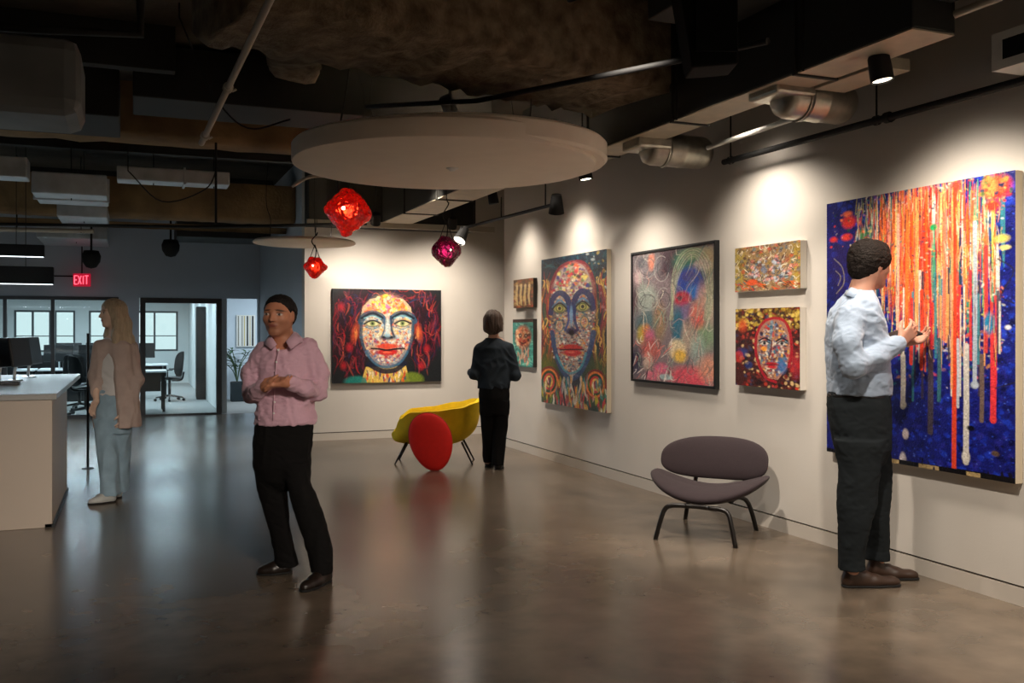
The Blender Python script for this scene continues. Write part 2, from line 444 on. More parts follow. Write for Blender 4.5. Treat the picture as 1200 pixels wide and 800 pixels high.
# silvery ducts farther left
rect_duct('silvery duct running left under the dark ceiling, behind the fat grey duct', -5, -0.95, 10.2, 10.5, 2.93, 3.13, M['galv_dull'], seams=(-1.5, -2.2, -3.2), along='x', rods=((-1.7, 10.35), (-3, 10.35)))
rect_duct('stubby silver duct hanging in steps, upper piece', -0.95, -0.25, 10.6, 11.5, 2.84, 3.06, M['galv_dull'], along='y', seams=(11.,), rods=((-.6, 10.9),))
rect_duct('stubby silver duct hanging in steps, lower piece nearer the exit sign', -0.82, -0.28, 12.1, 13.2, 2.78, 2.94, M['galv_dull'], along='y', rods=((-.55, 12.6),))
rect_duct('slim bluish duct right of the stepped silver ducts', -0.15, 0.95, 10.3, 10.6, 2.98, 3.12, M['galv_dull'], seams=(.5,), along='x', rods=((.2, 10.45), (.8, 10.45)))
rect_duct('low wide silver duct just above the exit sign wall', -1.3, -0.35, 15.2, 16.6, 2.80, 3.0, M['galv_dull'], rods=((-.8, 15.8),))
rect_duct('grey duct along the far wall above the framed doorway', 0.6, 1.95, 14.6, 15.6, 2.83, 3.1, M['blackduct'])
rect_duct('black duct crossing high on the left above the counter', -5.5, -.1, 8.1, 9.0, 3.15, 3.6, M['blackduct'], along='x')

# round branches
def round_branch(label, y, x0, x1, z, r, boot):
    t = thing('round_duct_branch', label, 'duct', (x0, y, z), 0, 'round duct branches')
    n = 28
    bm = nb()
    L = x1 - x0
    prof = [(0, -.05), (r * .6, -.045), (r * .9, -.015), (r, .03), (r, L * .45), (r * 1.03, L * .45 + .01), (r * 1.03, L * .45 + .03), (r, L * .45 + .04), (r, L - r * .8)]
    for k in range(1, 9):
        a = k / 8 * math.pi / 2
        prof.append((r * math.cos(a) if k < 8 else 0, L - r * .8 + r * .8 * math.sin(a)))
    lathe(bm, prof, n, align((0, 0, 0), (1, 0, 0)))
    obj('duct_body', bm, M['galv'], t, True)
    bm = nb(); box(bm, -.16, 0.14, -r * 1.1, r * 1.1, -r * .15, r * .55, .02); obj('takeoff_boot', bm, M['galv'], t)
    bm = nb(); lathe(bm, [(r * 1.08, L * .2), (r * 1.08, L * .2 + .025), (r, L * .2 + .025), (r, L * .2), (r * 1.08, L * .2)], n, align((0, 0, 0), (1, 0, 0))); obj('band', bm, M['galv'], t, True)
    return t
round_branch('nearer round metal duct branch with blunt end, right of the nearest lit-toned underside', 4.66, 3.66, 4.18, 2.865, 0.13, 1)
round_branch('farther round metal duct branch with blunt end, beside the big round panel', 6.27, 3.66, 4.22, 2.84, 0.125, 1)
# pale slim pipe parallel to the duct
def pipe(label, pts, r, m, name='pipe', cat='pipe', couplings=(), n=14, hangers=(), group=None):
    pts = [Vector(p) for p in pts]
    o0 = pts[0]
    t = thing(name, label, cat, o0, 0, group)
    bm = nb(); tube(bm, [p - o0 for p in pts], r, n); obj('pipe_run', bm, m, t, 'auto')
    for f in couplings:
        k = f * (len(pts) - 1); i = min(int(k), len(pts) - 2); a = pts[i].lerp(pts[i + 1], k - i) - o0
        d = (pts[i + 1] - pts[i]).normalized()
        bm = nb(); tube(bm, [a - d * .02, a - d * .018, a + d * .018, a + d * .02], [r * 1.1, r * 1.5, r * 1.5, r * 1.1], n)
        tube(bm, [a + Vector((r*1.2, 0, -r)), a + Vector((r * 2.4, 0, -r * .2))], r * .35, 8)
        obj('coupling', bm, m, t, 'auto')
    for h in hangers:
        a = Vector(h) - o0
        bm = nb(); tube(bm, [a + Vector((0, 0, -r)), (a.x, a.y, DECK - o0.z)], .006, 6); lathe(bm, [(r * 1.35, -.015), (r * 1.35, .015)], 16, Matrix.Translation(a) @ Matrix.Rotation(R(90), 4, 'X')); obj('hanger', bm, M['black'], t)
    return t
pipe('slim white pipe beside the long duct between the two round branches', [(4.1, 4.85, 2.87), (4.1, 6.13, 2.855)], .018, M['white'])
a, b = onX(848, 190, 4.22), onX(1200, 94, 4.22)
dirp = (b - a)
pipe('long black pipe hung along the top of the right wall above the paintings', [a, a + dirp * 1.5], .022, M['black'], hangers=(tuple(a.lerp(b, .035)), tuple(a.lerp(b, .61))), couplings=(.43,))
pipe('slim pale pipe along the lower edge of the dark duct in the upper right corner', pipe0, .02, M['ivory'])
# light painted conduit with couplings, upper left
a, b = P(322, -12, 4.3), P(236, 168, 6.2)
pipe('pale conduit slanting down through the dark ceiling upper left, with couplings', [a, b], .019, M['ivory'], couplings=(.55, .93))
pipe('black pipe crossing diagonally above the big round panel', [P(430, 125, 7.6), P(560, 118, 6.6), P(800, 70, 5.4), P(900, 48, 4.9)], .018, M['black'])
pipe('thin black pipe running left to right under the far ceiling', [P(-40, 262, 11.5), P(250, 266, 11.8), P(430, 262, 12)], .02, M['black'])
pipe('thin dark drop rod hanging in front of the brown beam', [(P(253, 262, 9).x, P(253, 262, 9).y, DECK), P(253, 262, 9)], .012, M['black'])
pipe('dark vertical sprinkler drop left of the pale conduit', [(0.05, 7.0, 3.74), (0.05, 7.0, 3.5), (-.7, 7.0, 3.45), (-2.4, 7.0, 3.42)], .03, M['blackduct'])
pipe('brownish pipe running left to right below the silver ducts', [P(-30, 268, 12.2), P(110, 271, 12.5)], .03, M['ivory'], hangers=(P(20, 269, 12.3), P(95, 270.5, 12.45)))
pipe('curved pale hose end poking from behind the big round panel', smooth_pts([P(343, 218, 9.6), P(356, 210, 9.5), P(372, 206, 9.5), P(400, 208, 9.6)], 5), .018, M['ivory'])
for (x, y, d, lab) in ((200, 292, 14.0, 'dark round ceiling fixture above the framed doorway'), (107, 305, 13.6, 'small dark round fixture right above the exit sign')):
    c = P(x, y, d)
    t = thing('ceiling_fixture', lab, 'ceiling fixture', (c.x, c.y, c.z))
    bm = nb(); lathe(bm, [(0, -.12), (.07, -.10), (.12, -.02), (.13, .06), (.1, .14), (0, .15)], 20); obj('fixture_body', bm, M['black'], t, True)
    bm = nb(); tube(bm, [(0, 0, .14), (0, 0, DECK - c.z)], .015, 8); obj('stem', bm, M['black'], t)

for lab, pts in (('thin dark cable dangling above the left half of the large round panel', [P(414, 30, 7.0), P(408, 90, 7.1), P(398, 150, 7.2)]),
                 ('thin dark cable dangling above the right half of the large round panel', [P(545, 40, 7.0), P(530, 90, 7.1), P(528, 128, 7.2)]),
                 ('thin dark cable strung left to right under the deck behind the pale conduit', [P(210, 20, 6.6), P(250, 110, 6.8), P(290, 150, 7.0), P(340, 140, 7.2)]),
                 ('thin dark cable hanging in a shallow loop near the stubby silver ducts', [P(150, 200, 9.4), P(190, 236, 9.5), P(240, 222, 9.6), P(255, 196, 9.6)])):
    pts = smooth_pts(pts, 6); pts = [Vector((pts[0].x, pts[0].y, DECK))] + pts
    bm = nb(); tube(bm, [p - pts[0] for p in pts], .007, 6); o = obj('cable', bm, M['black'], None, True); o.location = pts[0]; tag(o, lab, 'cable', 'loose ceiling cables')
for k, (x0, x1, y) in enumerate(((-4.5, .3, 5.5), (-4.5, .3, 7.6), (-5, 2.0, 11.2), (-5, 2.0, 14.8))):
    bm = nb(); box(bm, x0, x1, y - .06, y + .06, DECK - .34, DECK, .006); struct('beam_joist', bm, M['blackduct'])
# hanging black loudspeaker top centre right
M['pitch'] = mat('matt_black_cabinet', rgb(7, 7, 7), .9, spec=.2)
c = P(833, 84, 4.6)
t = thing('hanging_speaker', 'black box loudspeaker hanging from the ceiling above the middle of the right wall', 'speaker', (c.x, c.y, c.z), R(-22))
bm = nb()
vs = box(bm, -.13, .13, -.12, .12, .0, .46, .012)
for v in bm.verts:
    if v.co.z < .12: v.co.x *= .86; v.co.y *= .9
    if v.co.z > .3: v.co.x *= 1.12
bmesh.ops.rotate(bm, verts=bm.verts[:], matrix=Matrix.Rotation(R(-5), 3, 'Y'))
obj('cabinet', bm, M['pitch'], t)
bm = nb(); box(bm, -.1, .1, -.135, -.12, .06, .40, .004); obj('grille', bm, M['pitch'], t)
bm = nb(); tube(bm, [(0, 0, .45), (0, 0, DECK - c.z)], .02, 10); obj('mounting_pole', bm, M['black'], t)

# air diffuser box, upper right corner
t = thing('air_diffuser', 'white box with dark slots high on the wall in the upper right corner', 'air vent', (4.33, 2.9, 2.85))
p1 = onX(1162, 84, 4.0); p2 = onX(1162, 41, 4.0)
t.location = (4.0, p1.y, p1.z); hh = p2.z - p1.z
bm = nb(); box(bm, 0.012, .325, -1.3, 0, 0, hh, .004); obj('housing', bm, M['white'], t)
bm = nb()
box(bm, 0, .014, -1.3, 0, 0, .045); box(bm, 0, .014, -1.3, 0, hh - .04, hh); box(bm, 0, .014, -.06, 0, .045, hh - .04); box(bm, 0, .014, -1.3, -1.24, .045, hh - .04)
obj('face_frame', bm, M['white'], t)
bm = nb(); box(bm, .004, .0125, -1.24, -.06, .045, hh - .04); obj('slot', bm, M['frame'], t)
bm = nb()
for k in range(22):
    y = -.1 - k * .05
    box(bm, .001, .006, y - .003, y + .003, .045, hh - .04)
obj('blades', bm, M['blackduct'], t)

# ------------------------------------------------------------------ big round acoustic panels
def cloud_panel(label, c, r, th, group='round ceiling panels', lobe=None, wires=4, eye=None):
    t = thing('round_ceiling_panel', label, 'ceiling panel', c, 0, group)
    bm = nb(); lathe(bm, [(0, 0), (r - .02, 0), (r - .005, .006), (r, .02), (r, th - .02), (r - .02, th), (0, th)], 96)
    obj('panel', bm, M['cloud'], t, 'auto')
    if lobe:
        lx, ly, lr, lz, lt = lobe
        bm = nb(); lathe(bm, [(0, lz), (lr - .02, lz), (lr, lz + .02), (lr, lz + lt - .02), (lr - .02, lz + lt), (0, lz + lt)], 96, Matrix.Translation((lx, ly, 0)))
        obj('upper_panel', bm, M['cloud'], t, 'auto')
    if eye:
        bm = nb(); lathe(bm, [(0, -.022), (.02, -.022), (.03, -.012), (.045, -.006), (.05, 0), (0, 0)], 20, Matrix.Translation((eye[0], eye[1], 0)))
        obj('sensor', bm, M['white'], t, True)
    for k in range(wires):
        a = 2 * math.pi * (k + .3) / wires
        x, y = r * .72 * math.cos(a), r * .72 * math.sin(a)
        bm = nb(); tube(bm, smooth_pts([(x, y, th - .01), (x + .02, y - .01, th + .25), (x - .03, y + .02, th + .5), (x * .97, y, DECK - c[2])], 4), .004, 6)
        obj('suspension_wire', bm, M['black'], t)
    return t
ZC = 2.72
pn, pf = onZ(525, 153, ZC), onZ(527, 226, ZC)
cc = (pn + pf) / 2; rr = 1.17; cc = cc + Vector((-CS * .03, SN * .03, 0))
print('cloud', cc, rr)
e = onZ(530, 197, ZC)
cloud_panel('large round beige felt panel hanging under the ceiling in the middle', (cc.x, cc.y, ZC), rr, .15, eye=(e.x - cc.x, e.y - cc.y),
            lobe=(.13, -.02, rr * .97, .03, .15))
c2 = P(357, 286, 11.2)
cloud_panel('small round pale panel hanging low near the blue-grey wall', (c2.x, c2.y, c2.z), .60, .04, wires=3)

# ------------------------------------------------------------------ gallery spotlights
def spotlight(label, loc, target, energy, angle, group='gallery spotlights', stem=None, radius=.05, hang=None):
    t = thing('spotlight', label, 'spotlight', loc, 0, group)
    d = (Vector(target) - Vector(loc)).normalized()
    # can: tilted only slightly like the photo's downward heads
    A = align((0, 0, 0), hang or d)
    bm = nb(); lathe(bm, [(0, -.115), (.045, -.11), (.056, -.09), (.060, .0), (.060, .035), (.054, .038), (.052, .02), (0, .02)], 28, A); obj('lamp_head', bm, M['black'], t, 'auto')
    bm = nb(); lathe(bm, [(0, .024), (.050, .024), (.050, .030), (0, .033)], 28, A); obj('lens', bm, M['lamp_warm'], t)
    top = (stem if stem else DECK) - loc[2]
    bm = nb(); tube(bm, [(0, 0, .03), (0, 0, top)], .011, 8); box(bm, -.03, .03, -.03, .03, .07, .085); obj('stem', bm, M['black'], t)
    spot_light(Vector(loc) + (Vector(hang).normalized() if hang else d) * .05, target, energy, angle, radius=radius)
    return t
names = ['partly seen nowhere near others, closest to the camera', 'over the drip painting, beside the nearest pale duct end', 'over the two small canvases, tucked above the long duct',
         'just right of the big round panel', 'over the tall face painting, behind the big round panel', 'at the far end of the right wall']
for (y, z, az, en, ang), nm in zip(WALL_SPOTS, names):
    spotlight('black spotlight ' + nm, (TRACK_X if z < 2.9 else TRACK_X + .21, y, z), (WALL_X + .02, y + .05, az), en, ang, radius=.12, stem=2.9 if z < 2.9 else None, hang=(.1, -.12, -1) if z < 2.9 else None)
for k, (loc, tg, en, ang) in enumerate(BACK_SPOTS):
    spotlight('black spotlight washing the back wall, ' + ('above the left part of the face painting', 'nearest the right wall corner', 'nearest the blue-grey wall')[k], loc, tg, en, ang)
for (loc, tg, en), nm in zip(WASH_SPOTS, ('nearest the viewpoint', 'by the sprayed beam', 'just beyond the sprayed beam', 'farthest back, left of the far dark duct')):
    spotlight('black spotlight high up, ' + nm, loc, tg, en, 72, 'high spotlights')
for (loc, tg, en), nm in zip(ADDED_FRONT_FILL, ('left', 'right')):
    spotlight('added black fill spotlight above the viewpoint thrown forward, %s one' % nm, loc, tg, en, 29, 'added fill spotlights', radius=.25)
# low black track with two heads, right of the round panel
a, b = P(655, 238, 8.9), P(540, 268, 10.4)
t = thing('track_rail', 'black lighting track rail slanting behind the purple glass pendant', 'lighting track', a)
bm = nb(); tube(bm, [(0, 0, .0), (b - a)], .017, 6); obj('rail', bm, M['black'], t)
for f in (.12, .55, .85):
    q = (b - a) * f
    bm = nb(); tube(bm, [q, (q.x, q.y, q.z + .22)], .007, 6); obj('drop_rod', bm, M['black'], t)
def track_head(label, loc, d, on):
    t = thing('track_spotlight', label, 'spotlight', loc, 0, 'heads on the low track')
    A = align((0, 0, 0), d)
    bm = nb(); lathe(bm, [(0, -.1), (.045, -.1), (.05, -.08), (.075, .08), (.07, .082), (.062, .05), (0, .05)], 24, A); obj('lamp_head', bm, M['black'], t, 'auto')
    bm = nb(); lathe(bm, [(0, .055), (.064, .055), (.064, .062), (0, .064)], 24, A); obj('lens', bm, M['lamp_warm'] if on else M['black'], t)
    bm = nb(); tube(bm, [(0, 0, 0), (0, 0, .1)], .014, 8); obj('bracket', bm, M['black'], t)
track_head('black cone spotlight at the right end of the slanting track', P(652, 240, 8.85), (.15, .35, -.9), False)
track_head('white-lensed track spotlight right behind the purple glass pendant', P(541, 276, 10.2), (-.5, -.35, -.75), True)
area_light(P(541, 276, 10.2) + Vector((-.05, -.04, -.09)), (R(-30), R(-30), 0), .1, .1, 3, WARM)

# ------------------------------------------------------------------ exit sign
c = onY(96, 328, FAR_Y - .25)
M['sign_red'] = mat('exit_red', rgb(150, 10, 34), 0.4, emit=(.75, .01, .05, 1), estr=.45)
M['sign_letter'] = mat('exit_letters', (1, .3, .35, 1), 0.4, emit=(1, .10, .16, 1), estr=1.6)
t = thing('exit_sign', 'small red lit EXIT sign hanging from the ceiling above the glass partition', 'sign', c, R(-8))
w, h = .13, .105
bm = nb(); box(bm, -w, w, -.02, .02, -h, h, .006); obj('sign_box', bm, M['sign_red'], t)
def letters(bm, segs, t_=.012):
    for (x0, z0, x1, z1) in segs:
        dx, dz = x1 - x0, z1 - z0; L = math.hypot(dx, dz); nx, nz = -dz / L * t_, dx / L * t_
        q = [(x0 + nx, z0 + nz), (x0 - nx, z0 - nz), (x1 - nx, z1 - nz), (x1 + nx, z1 + nz)]
        f0 = [bm.verts.new((x, -.026, z)) for x, z in q]; f1 = [bm.verts.new((x, -.019, z)) for x, z in q]
        bm.faces.new(f0); bm.faces.new(f1[::-1])
        for k in range(4): bm.faces.new((f0[k], f0[(k + 1) % 4], f1[(k + 1) % 4], f1[k]))
a_, b_ = -.068, .068
for ch, x0 in (('E', -.108), ('X', -.052), ('I', .012), ('T', .046)):
    w_ = .044
    bm = nb()
    if ch == 'E': s = [(x0, a_, x0, b_), (x0, a_, x0 + w_, a_), (x0, 0, x0 + w_ * .8, 0), (x0, b_, x0 + w_, b_)]
    if ch == 'X': s = [(x0, a_, x0 + w_, b_), (x0, b_, x0 + w_, a_)]
    if ch == 'I': s = [(x0 + .012, a_, x0 + .012, b_)]
    if ch == 'T': s = [(x0, b_, x0 + w_ * 1.3, b_), (x0 + w_ * .65, a_, x0 + w_ * .65, b_)]
    letters(bm, s, .008); obj('letter', bm, M['sign_letter'], t)
bm = nb(); tube(bm, [(0, 0, h), (0, 0, DECK - c.z)], .01, 8); tube(bm, [(-.13, .0, .06), (-.75, .0, .06)], .012, 6); obj('sign_arm', bm, M['black'], t)

# ------------------------------------------------------------------ added warm fill lamp behind the viewer, unseen, brightening the near wall and floor
def added_fill_lamp(label, x, y, z, s, en, col=(1, .82, .66)):
    t = thing('ceiling_panel_lamp', label, 'lamp', (x, y, z))
    bm = nb(); box(bm, -s, s, -s, s, 0, .06, .01); obj('housing', bm, M['white'], t)
    bm = nb(); box(bm, -s + .03, s - .03, -s + .03, s - .03, -.006, .001); obj('diffuser', bm, M['lamp_warm'], t)
    bm = nb(); tube(bm, [(0, 0, .06), (0, 0, DECK - z)], .01, 6); obj('stem', bm, M['black'], t)
    area_light((x, y, z - .012), (0, 0, 0), 2 * s, 2 * s, en, col)
added_fill_lamp('added square warm fill lamp over the floor behind the viewpoint, unseen', 1.6, -2.2, 3.0, .4, 75)
# ------------------------------------------------------------------ furniture
M['aubergine'] = mat('dark_plum_felt', rgb(50, 37, 41), .85, var=.12, vscale=40, bump=.25, bscale=260, sheen=.05)
M['yellow'] = mat('mustard_wool', rgb(238, 200, 8), .8, var=.10, vscale=18, bump=.25, bscale=220)
M['redfelt'] = mat('red_wool', rgb(232, 26, 12), .8, var=.08, vscale=20, bump=.25, bscale=220)
M['leg'] = mat('black_lacquered_leg', rgb(20, 16, 14), .35)

def cushion(bm, a, b, n, th, warp, rings=14, seg=72, edge=2.2):
    """pill pad: outline |x/a|^n+|y/b|^n=1, thickness th, warp(x, y, s) -> point; s in -1..1 through the thickness"""
    grid = []
    for side in (1, -1):
        rs = []
        for i in range(rings + 1):
            q = i / rings; rho = math.sin(q * math.pi / 2)
            t = (max(0.0, 1 - rho ** edge)) ** (1 / edge)
            ring = []
            if i == 0: ring = [bm.verts.new(warp(0, 0, side * t))]
            elif i == rings and side == -1: ring = grid[0][-1]
            else:
                for k in range(seg):
                    an = 2 * math.pi * k / seg; c, s = math.cos(an), math.sin(an)
                    m_ = (abs(c) ** n + abs(s) ** n) ** (-1 / n)
                    ring.append(bm.verts.new(warp(a * m_ * c * rho, b * m_ * s * rho, side * t)))
            rs.append(ring)
        grid.append(rs)
    for side, rs in enumerate(grid):
        for r0, r1 in zip(rs[:-1], rs[1:]):
            for k in range(seg):
                q = [r0[k % len(r0)], r1[k], r1[(k + 1) % seg], r0[(k + 1) % len(r0)]]
                f = []
                for v in q:
                    if v not in f: f.append(v)
                if side: f = f[::-1]
                bm.faces.new(f)

# low dark lounge chair by the right wall
FL, FR, BR, BL = onF(768, 632), onF(862, 642), onF(896, 620), onF(803, 608)
BR.x = min(BR.x, 4.2)
ctr = (FL + FR + BR + BL) / 4
back = ((BL + BR) / 2 - (FL + FR) / 2).normalized()
ang = math.atan2(back.y, back.x) - math.pi / 2
t = thing('lounge_chair', 'low dark plum lounge chair with curled seat and pill-shaped back, by the right wall', 'chair', (ctr.x, ctr.y, 0), ang)
Mi = Matrix.Rotation(-ang, 4, 'Z') @ Matrix.Translation(-ctr)
fl, fr, br, bl = [Mi @ v for v in (FL, FR, BR, BL)]
def seat_warp(x, y, s):
    u = x / .43
    z = .292 + .115 * abs(u) ** 1.9 + .05 * (y < 0) * (-(y / .3)) ** 2 * -0.6 + .03 * max(0, y / .3)
    return Vector((x * (1 - .06 * abs(u) ** 2), y - .07 + .10 * abs(u) ** 2, z + s * .055))
bm = nb(); cushion(bm, .45, .215, 2.6, .05, seat_warp); obj('seat', bm, M['aubergine'], t, True)
def back_warp(x, y, s):
    u = x / .415
    lean = .16 + y * .35
    return Vector((x * (1 - .05 * u * u), .16 + lean - .16 * abs(u) ** 2.0 + s * .046, .505 + y))
bm = nb(); cushion(bm, .415, .152, 2.6, .05, back_warp); obj('backrest', bm, M['aubergine'], t, True)
rl = .0165
def rod(nm, pts, n=5, r=rl):
    bm = nb(); tube(bm, smooth_pts(pts, n), r, 12); obj(nm, bm, M['leg'], t, True)
zf = .235
for f_, sx in ((fl, 1), (fr, -1)):
    rod('leg', [f_, f_ + Vector((sx * .03, .02, zf * .55)), f_ + Vector((sx * .055, .04, zf * .88)), f_ + Vector((sx * .10, .05, zf)), f_ + Vector((sx * .2, .06, zf + .005))])
rod('front_rail', [fl + Vector((.19, .06, zf + .004)), (0, fl.y + .06, zf + .006), fr + Vector((-.19, .06, zf + .004))])
for f_, sx in ((bl, 1), (br, -1)):
    rod('leg', [f_, f_ + Vector((sx * .03, -.03, zf * .6)), f_ + Vector((sx * .06, -.07, zf * .95)), f_ + Vector((sx * .1, -.16, zf + .02)), f_ + Vector((sx * .12, -.3, zf + .01))])
    rod('back_support', [f_ + Vector((sx * .09, -.12, zf + .01)), f_ + Vector((sx * .085, -.02, .30)), f_ + Vector((sx * .085, .015, .42)), f_ + Vector((sx * .09, .03, .52))])

# yellow shell chair
c = onF(510, 541)
t = thing('shell_chair', 'yellow wool shell armchair on thin dark splayed legs near the back wall', 'chair', (c.x, c.y, 0), -YAW)
def sm(a, b, x):
    x = max(0, min(1, (x - a) / (b - a))); return x * x * (3 - 2 * x)
bm = nb(); NA, NR = 96, 18
def shell_pt(a, q, off=0.0):
    # a azimuth: 0 right, -pi/2 towards viewpoint; q 0 centre .. 1 rim
    a = (a + math.pi) % (2 * math.pi) - math.pi
    dg = math.degrees(a)
    T = [(-180, .30), (-155, .36), (-138, .50), (-120, .575), (-90, .59), (-55, .615), (-25, .665), (0, .70), (25, .69), (60, .64), (100, .585), (128, .57), (145, .50), (160, .36), (180, .30)]
    for (d0, h0), (d1, h1) in zip(T[:-1], T[1:]):
        if d0 <= dg <= d1:
            w_ = (dg - d0) / (d1 - d0); h = h0 + (h1 - h0) * w_ * w_ * (3 - 2 * w_); break
    rx = .39 + .055 * max(0, math.cos(a)) + .07 * max(0, -math.cos(a)); ry = .33
    flare = 1 + .10 * (h - .3) / .4
    rr_ = (math.sin(min(1, q * 1.35) * math.pi / 2) * .86 + .14 * q) * flare ** q
    z = .215 + (h - .215) * (max(0, q - .12) / .88) ** 1.8
    p = Vector((rx * rr_ * math.cos(a), ry * rr_ * math.sin(a), z))
    return p
out = []
for q_i in range(NR + 1):
    q = q_i / NR
    out.append([bm.verts.new(shell_pt(2 * math.pi * k / NA, q)) for k in range(NA)])
for r0, r1 in zip(out[:-1], out[1:]):
    for k in range(NA):
        bm.faces.new((r0[k], r0[(k + 1) % NA], r1[(k + 1) % NA], r1[k]))
bmesh.ops.remove_doubles(bm, verts=bm.verts[:], dist=1e-4)
o = obj('shell', bm, M['yellow'], t, True)
s_ = o.modifiers.new('padding', 'SOLIDIFY'); s_.thickness = .045; s_.offset = 0
s_ = o.modifiers.new('round', 'BEVEL'); s_.width = .02; s_.segments = 3; s_.limit_method = 'ANGLE'
s_ = o.modifiers.new('sub', 'SUBSURF'); s_.levels = 1; s_.render_levels = 1
bm = nb(); cushion(bm, .30, .25, 2.4, .05, lambda x, y, s: Vector((x - .03, y, .285 + s * .04 + .05 * (x / .3) ** 2))); obj('seat_cushion', bm, M['yellow'], t, True)
for sx, sy in ((-1, -1), (1, -1), (-1, 1), (1, 1)):
    bm = nb(); tube(bm, [(sx * .30, sy * .14, .235), (sx * .42, sy * .2, 0)], [.013, .009], 10); obj('leg', bm, M['leg'], t, True)
# red round pad leaning at the chair
c = onF(505, 550.5)
t0 = thing('red_pad', 'upright red egg-shaped felt pad leaning on the yellow chair', 'cushion', (c.x, c.y, 0), -YAW)
def pad_warp(x, y, s):
    k = 1 + .12 * (y / .3)
    ca, sa = math.cos(R(10)), math.sin(R(10))
    X = x * k * ca + y * sa * -1; Z = x * k * sa * .3 + y * ca
    return Vector((X * 1.0, s * .055 + (Z) * .14, Z + .30))
bm = nb(); cushion(bm, .222, .298, 2.0, .05, pad_warp)
zmin = min(v.co.z for v in bm.verts)
for v in bm.verts: v.co.z -= zmin
obj('pad', bm, M['redfelt'], t0, True)
bm = nb()
pts = []
for k in range(65):
    a = 2 * math.pi * k / 64; p = pad_warp(.2225 * math.cos(a), .2985 * math.sin(a), 0); p.z -= zmin; pts.append(p)
tube(bm, pts, .006, 8, cap=False); obj('piping', bm, mat('dark_red_piping', rgb(190, 40, 20), .7), t0, True)

# ------------------------------------------------------------------ reception counter
M['counter'] = mat('counter_panel_beige_white', rgb(196, 182, 168), .42, var=.03, vscale=1.5)
M['worktop'] = mat('pale_solid_worktop', rgb(176, 176, 174), .22, var=.05, vscale=5)
t = thing('reception_counter', 'long white reception counter with a pale overhanging top at the left edge', 'counter', (-.55, 7.68, 0))
bm = nb(); box(bm, -4.2, 0, 0, .06, .0, .94, .004); obj('front_panel', bm, M['counter'], t)
bm = nb(); box(bm, -.06, 0, .062, 1.68, .03, .94, .004); obj('side_panel', bm, M['counter'], t)
bm = nb(); box(bm, -.05, .012, .0, 1.70, 0, .028, .002); obj('plinth', bm, M['frame'], t)
bm = nb(); box(bm, -4.2, -.06, 1.0, 1.06, 0, .94); obj('inner_panel', bm, M['frame'], t)
bm = nb(); box(bm, -4.25, .03, -.02, 3.40, .94, .985, .006); obj('worktop', bm, M['worktop'], t)
bm = nb(); box(bm, -.9, -.82, 3.0, 3.08, 0, .94); obj('support_leg', bm, M['frame'], t)
bm = nb(); box(bm, -4.1, -4.02, 3.0, 3.08, 0, .94); obj('support_leg', bm, M['frame'], t)

M['screen_black'] = mat('black_plastic', rgb(14, 16, 18), .35)
M['silver'] = mat('brushed_silver', rgb(200, 204, 206), .3, metal=.9)
def monitor(label, loc, rot, w=.52, h=.32, base_z=0, group='monitors', small=False):
    t = thing('monitor', label, 'monitor', loc, rot, group)
    Mt = Matrix.Rotation(R(-8), 4, 'X')
    bm = nb(); box(bm, -w / 2, w / 2, -.012, .012, .0, h, .006, Matrix.Translation((0, 0, .13)) @ Mt); obj('screen_housing', bm, M['screen_black'], t)
    bm = nb(); box(bm, -w / 2 + .01, w / 2 - .01, -.0145, -.012, .012, h - .01, 0, Matrix.Translation((0, 0, .13)) @ Mt); obj('display', bm, M['glossblack'], t)
    bm = nb(); tube(bm, smooth_pts([(0, .07, 0.012), (0, .06, .12), (0, .02, .26)], 4), .014, 10); obj('stand_neck', bm, M['silver'], t, True)
    bm = nb(); lathe(bm, [(0, 0), (.08, 0), (.08, .006), (.07, .012), (0, .012)], 28, Matrix.Translation((0, .06, 0)) @ Matrix.Diagonal((1, .8, 1, 1))); obj('stand_base', bm, M['silver'], t, 'auto')
    return t
M['glossblack'] = mat('dark_display_glass', rgb(8, 10, 12), .45)
for (px, py, rz, lab) in ((8, 447, 70, 'leftmost black monitor on the reception counter'), (26, 446, 76, 'middle black monitor on the reception counter, silver stand showing'),
                      (42, 442, 82, 'rightmost black monitor on the reception counter, seen nearly edge-on')):
    q = onZ(px, py, .985)
    monitor(lab, (q.x, q.y, .986), R(rz), w=.46, h=.27, group='counter monitors')
q = onZ(30, 449, .985)
bm = nb(); box(bm, -.32, .32, -.07, .07, 0, .022, .005)
o = obj('keyboard', bm, M['screen_black']); o.location = (q.x - .35, q.y - .15, .986); tag(o, 'dark keyboard lying before the monitors on the reception counter', 'keyboard')
# slim dark post built in place of a faint door edge by the counter
q = onF(103, 549)
t = thing('door_edge_post', 'thin dark upright post standing in for a blurred door edge just right of the reception counter', 'post', (q.x, q.y, 0))
bm = nb(); tube(bm, [(0, 0, .01), (0, 0, 1.42)], .013, 12); obj('pole', bm, M['black'], t, 'auto')
bm = nb(); lathe(bm, [(0, 0), (.06, 0), (.06, .006), (.03, .014), (0, .014)], 28); obj('base_plate', bm, M['black'], t, 'auto')

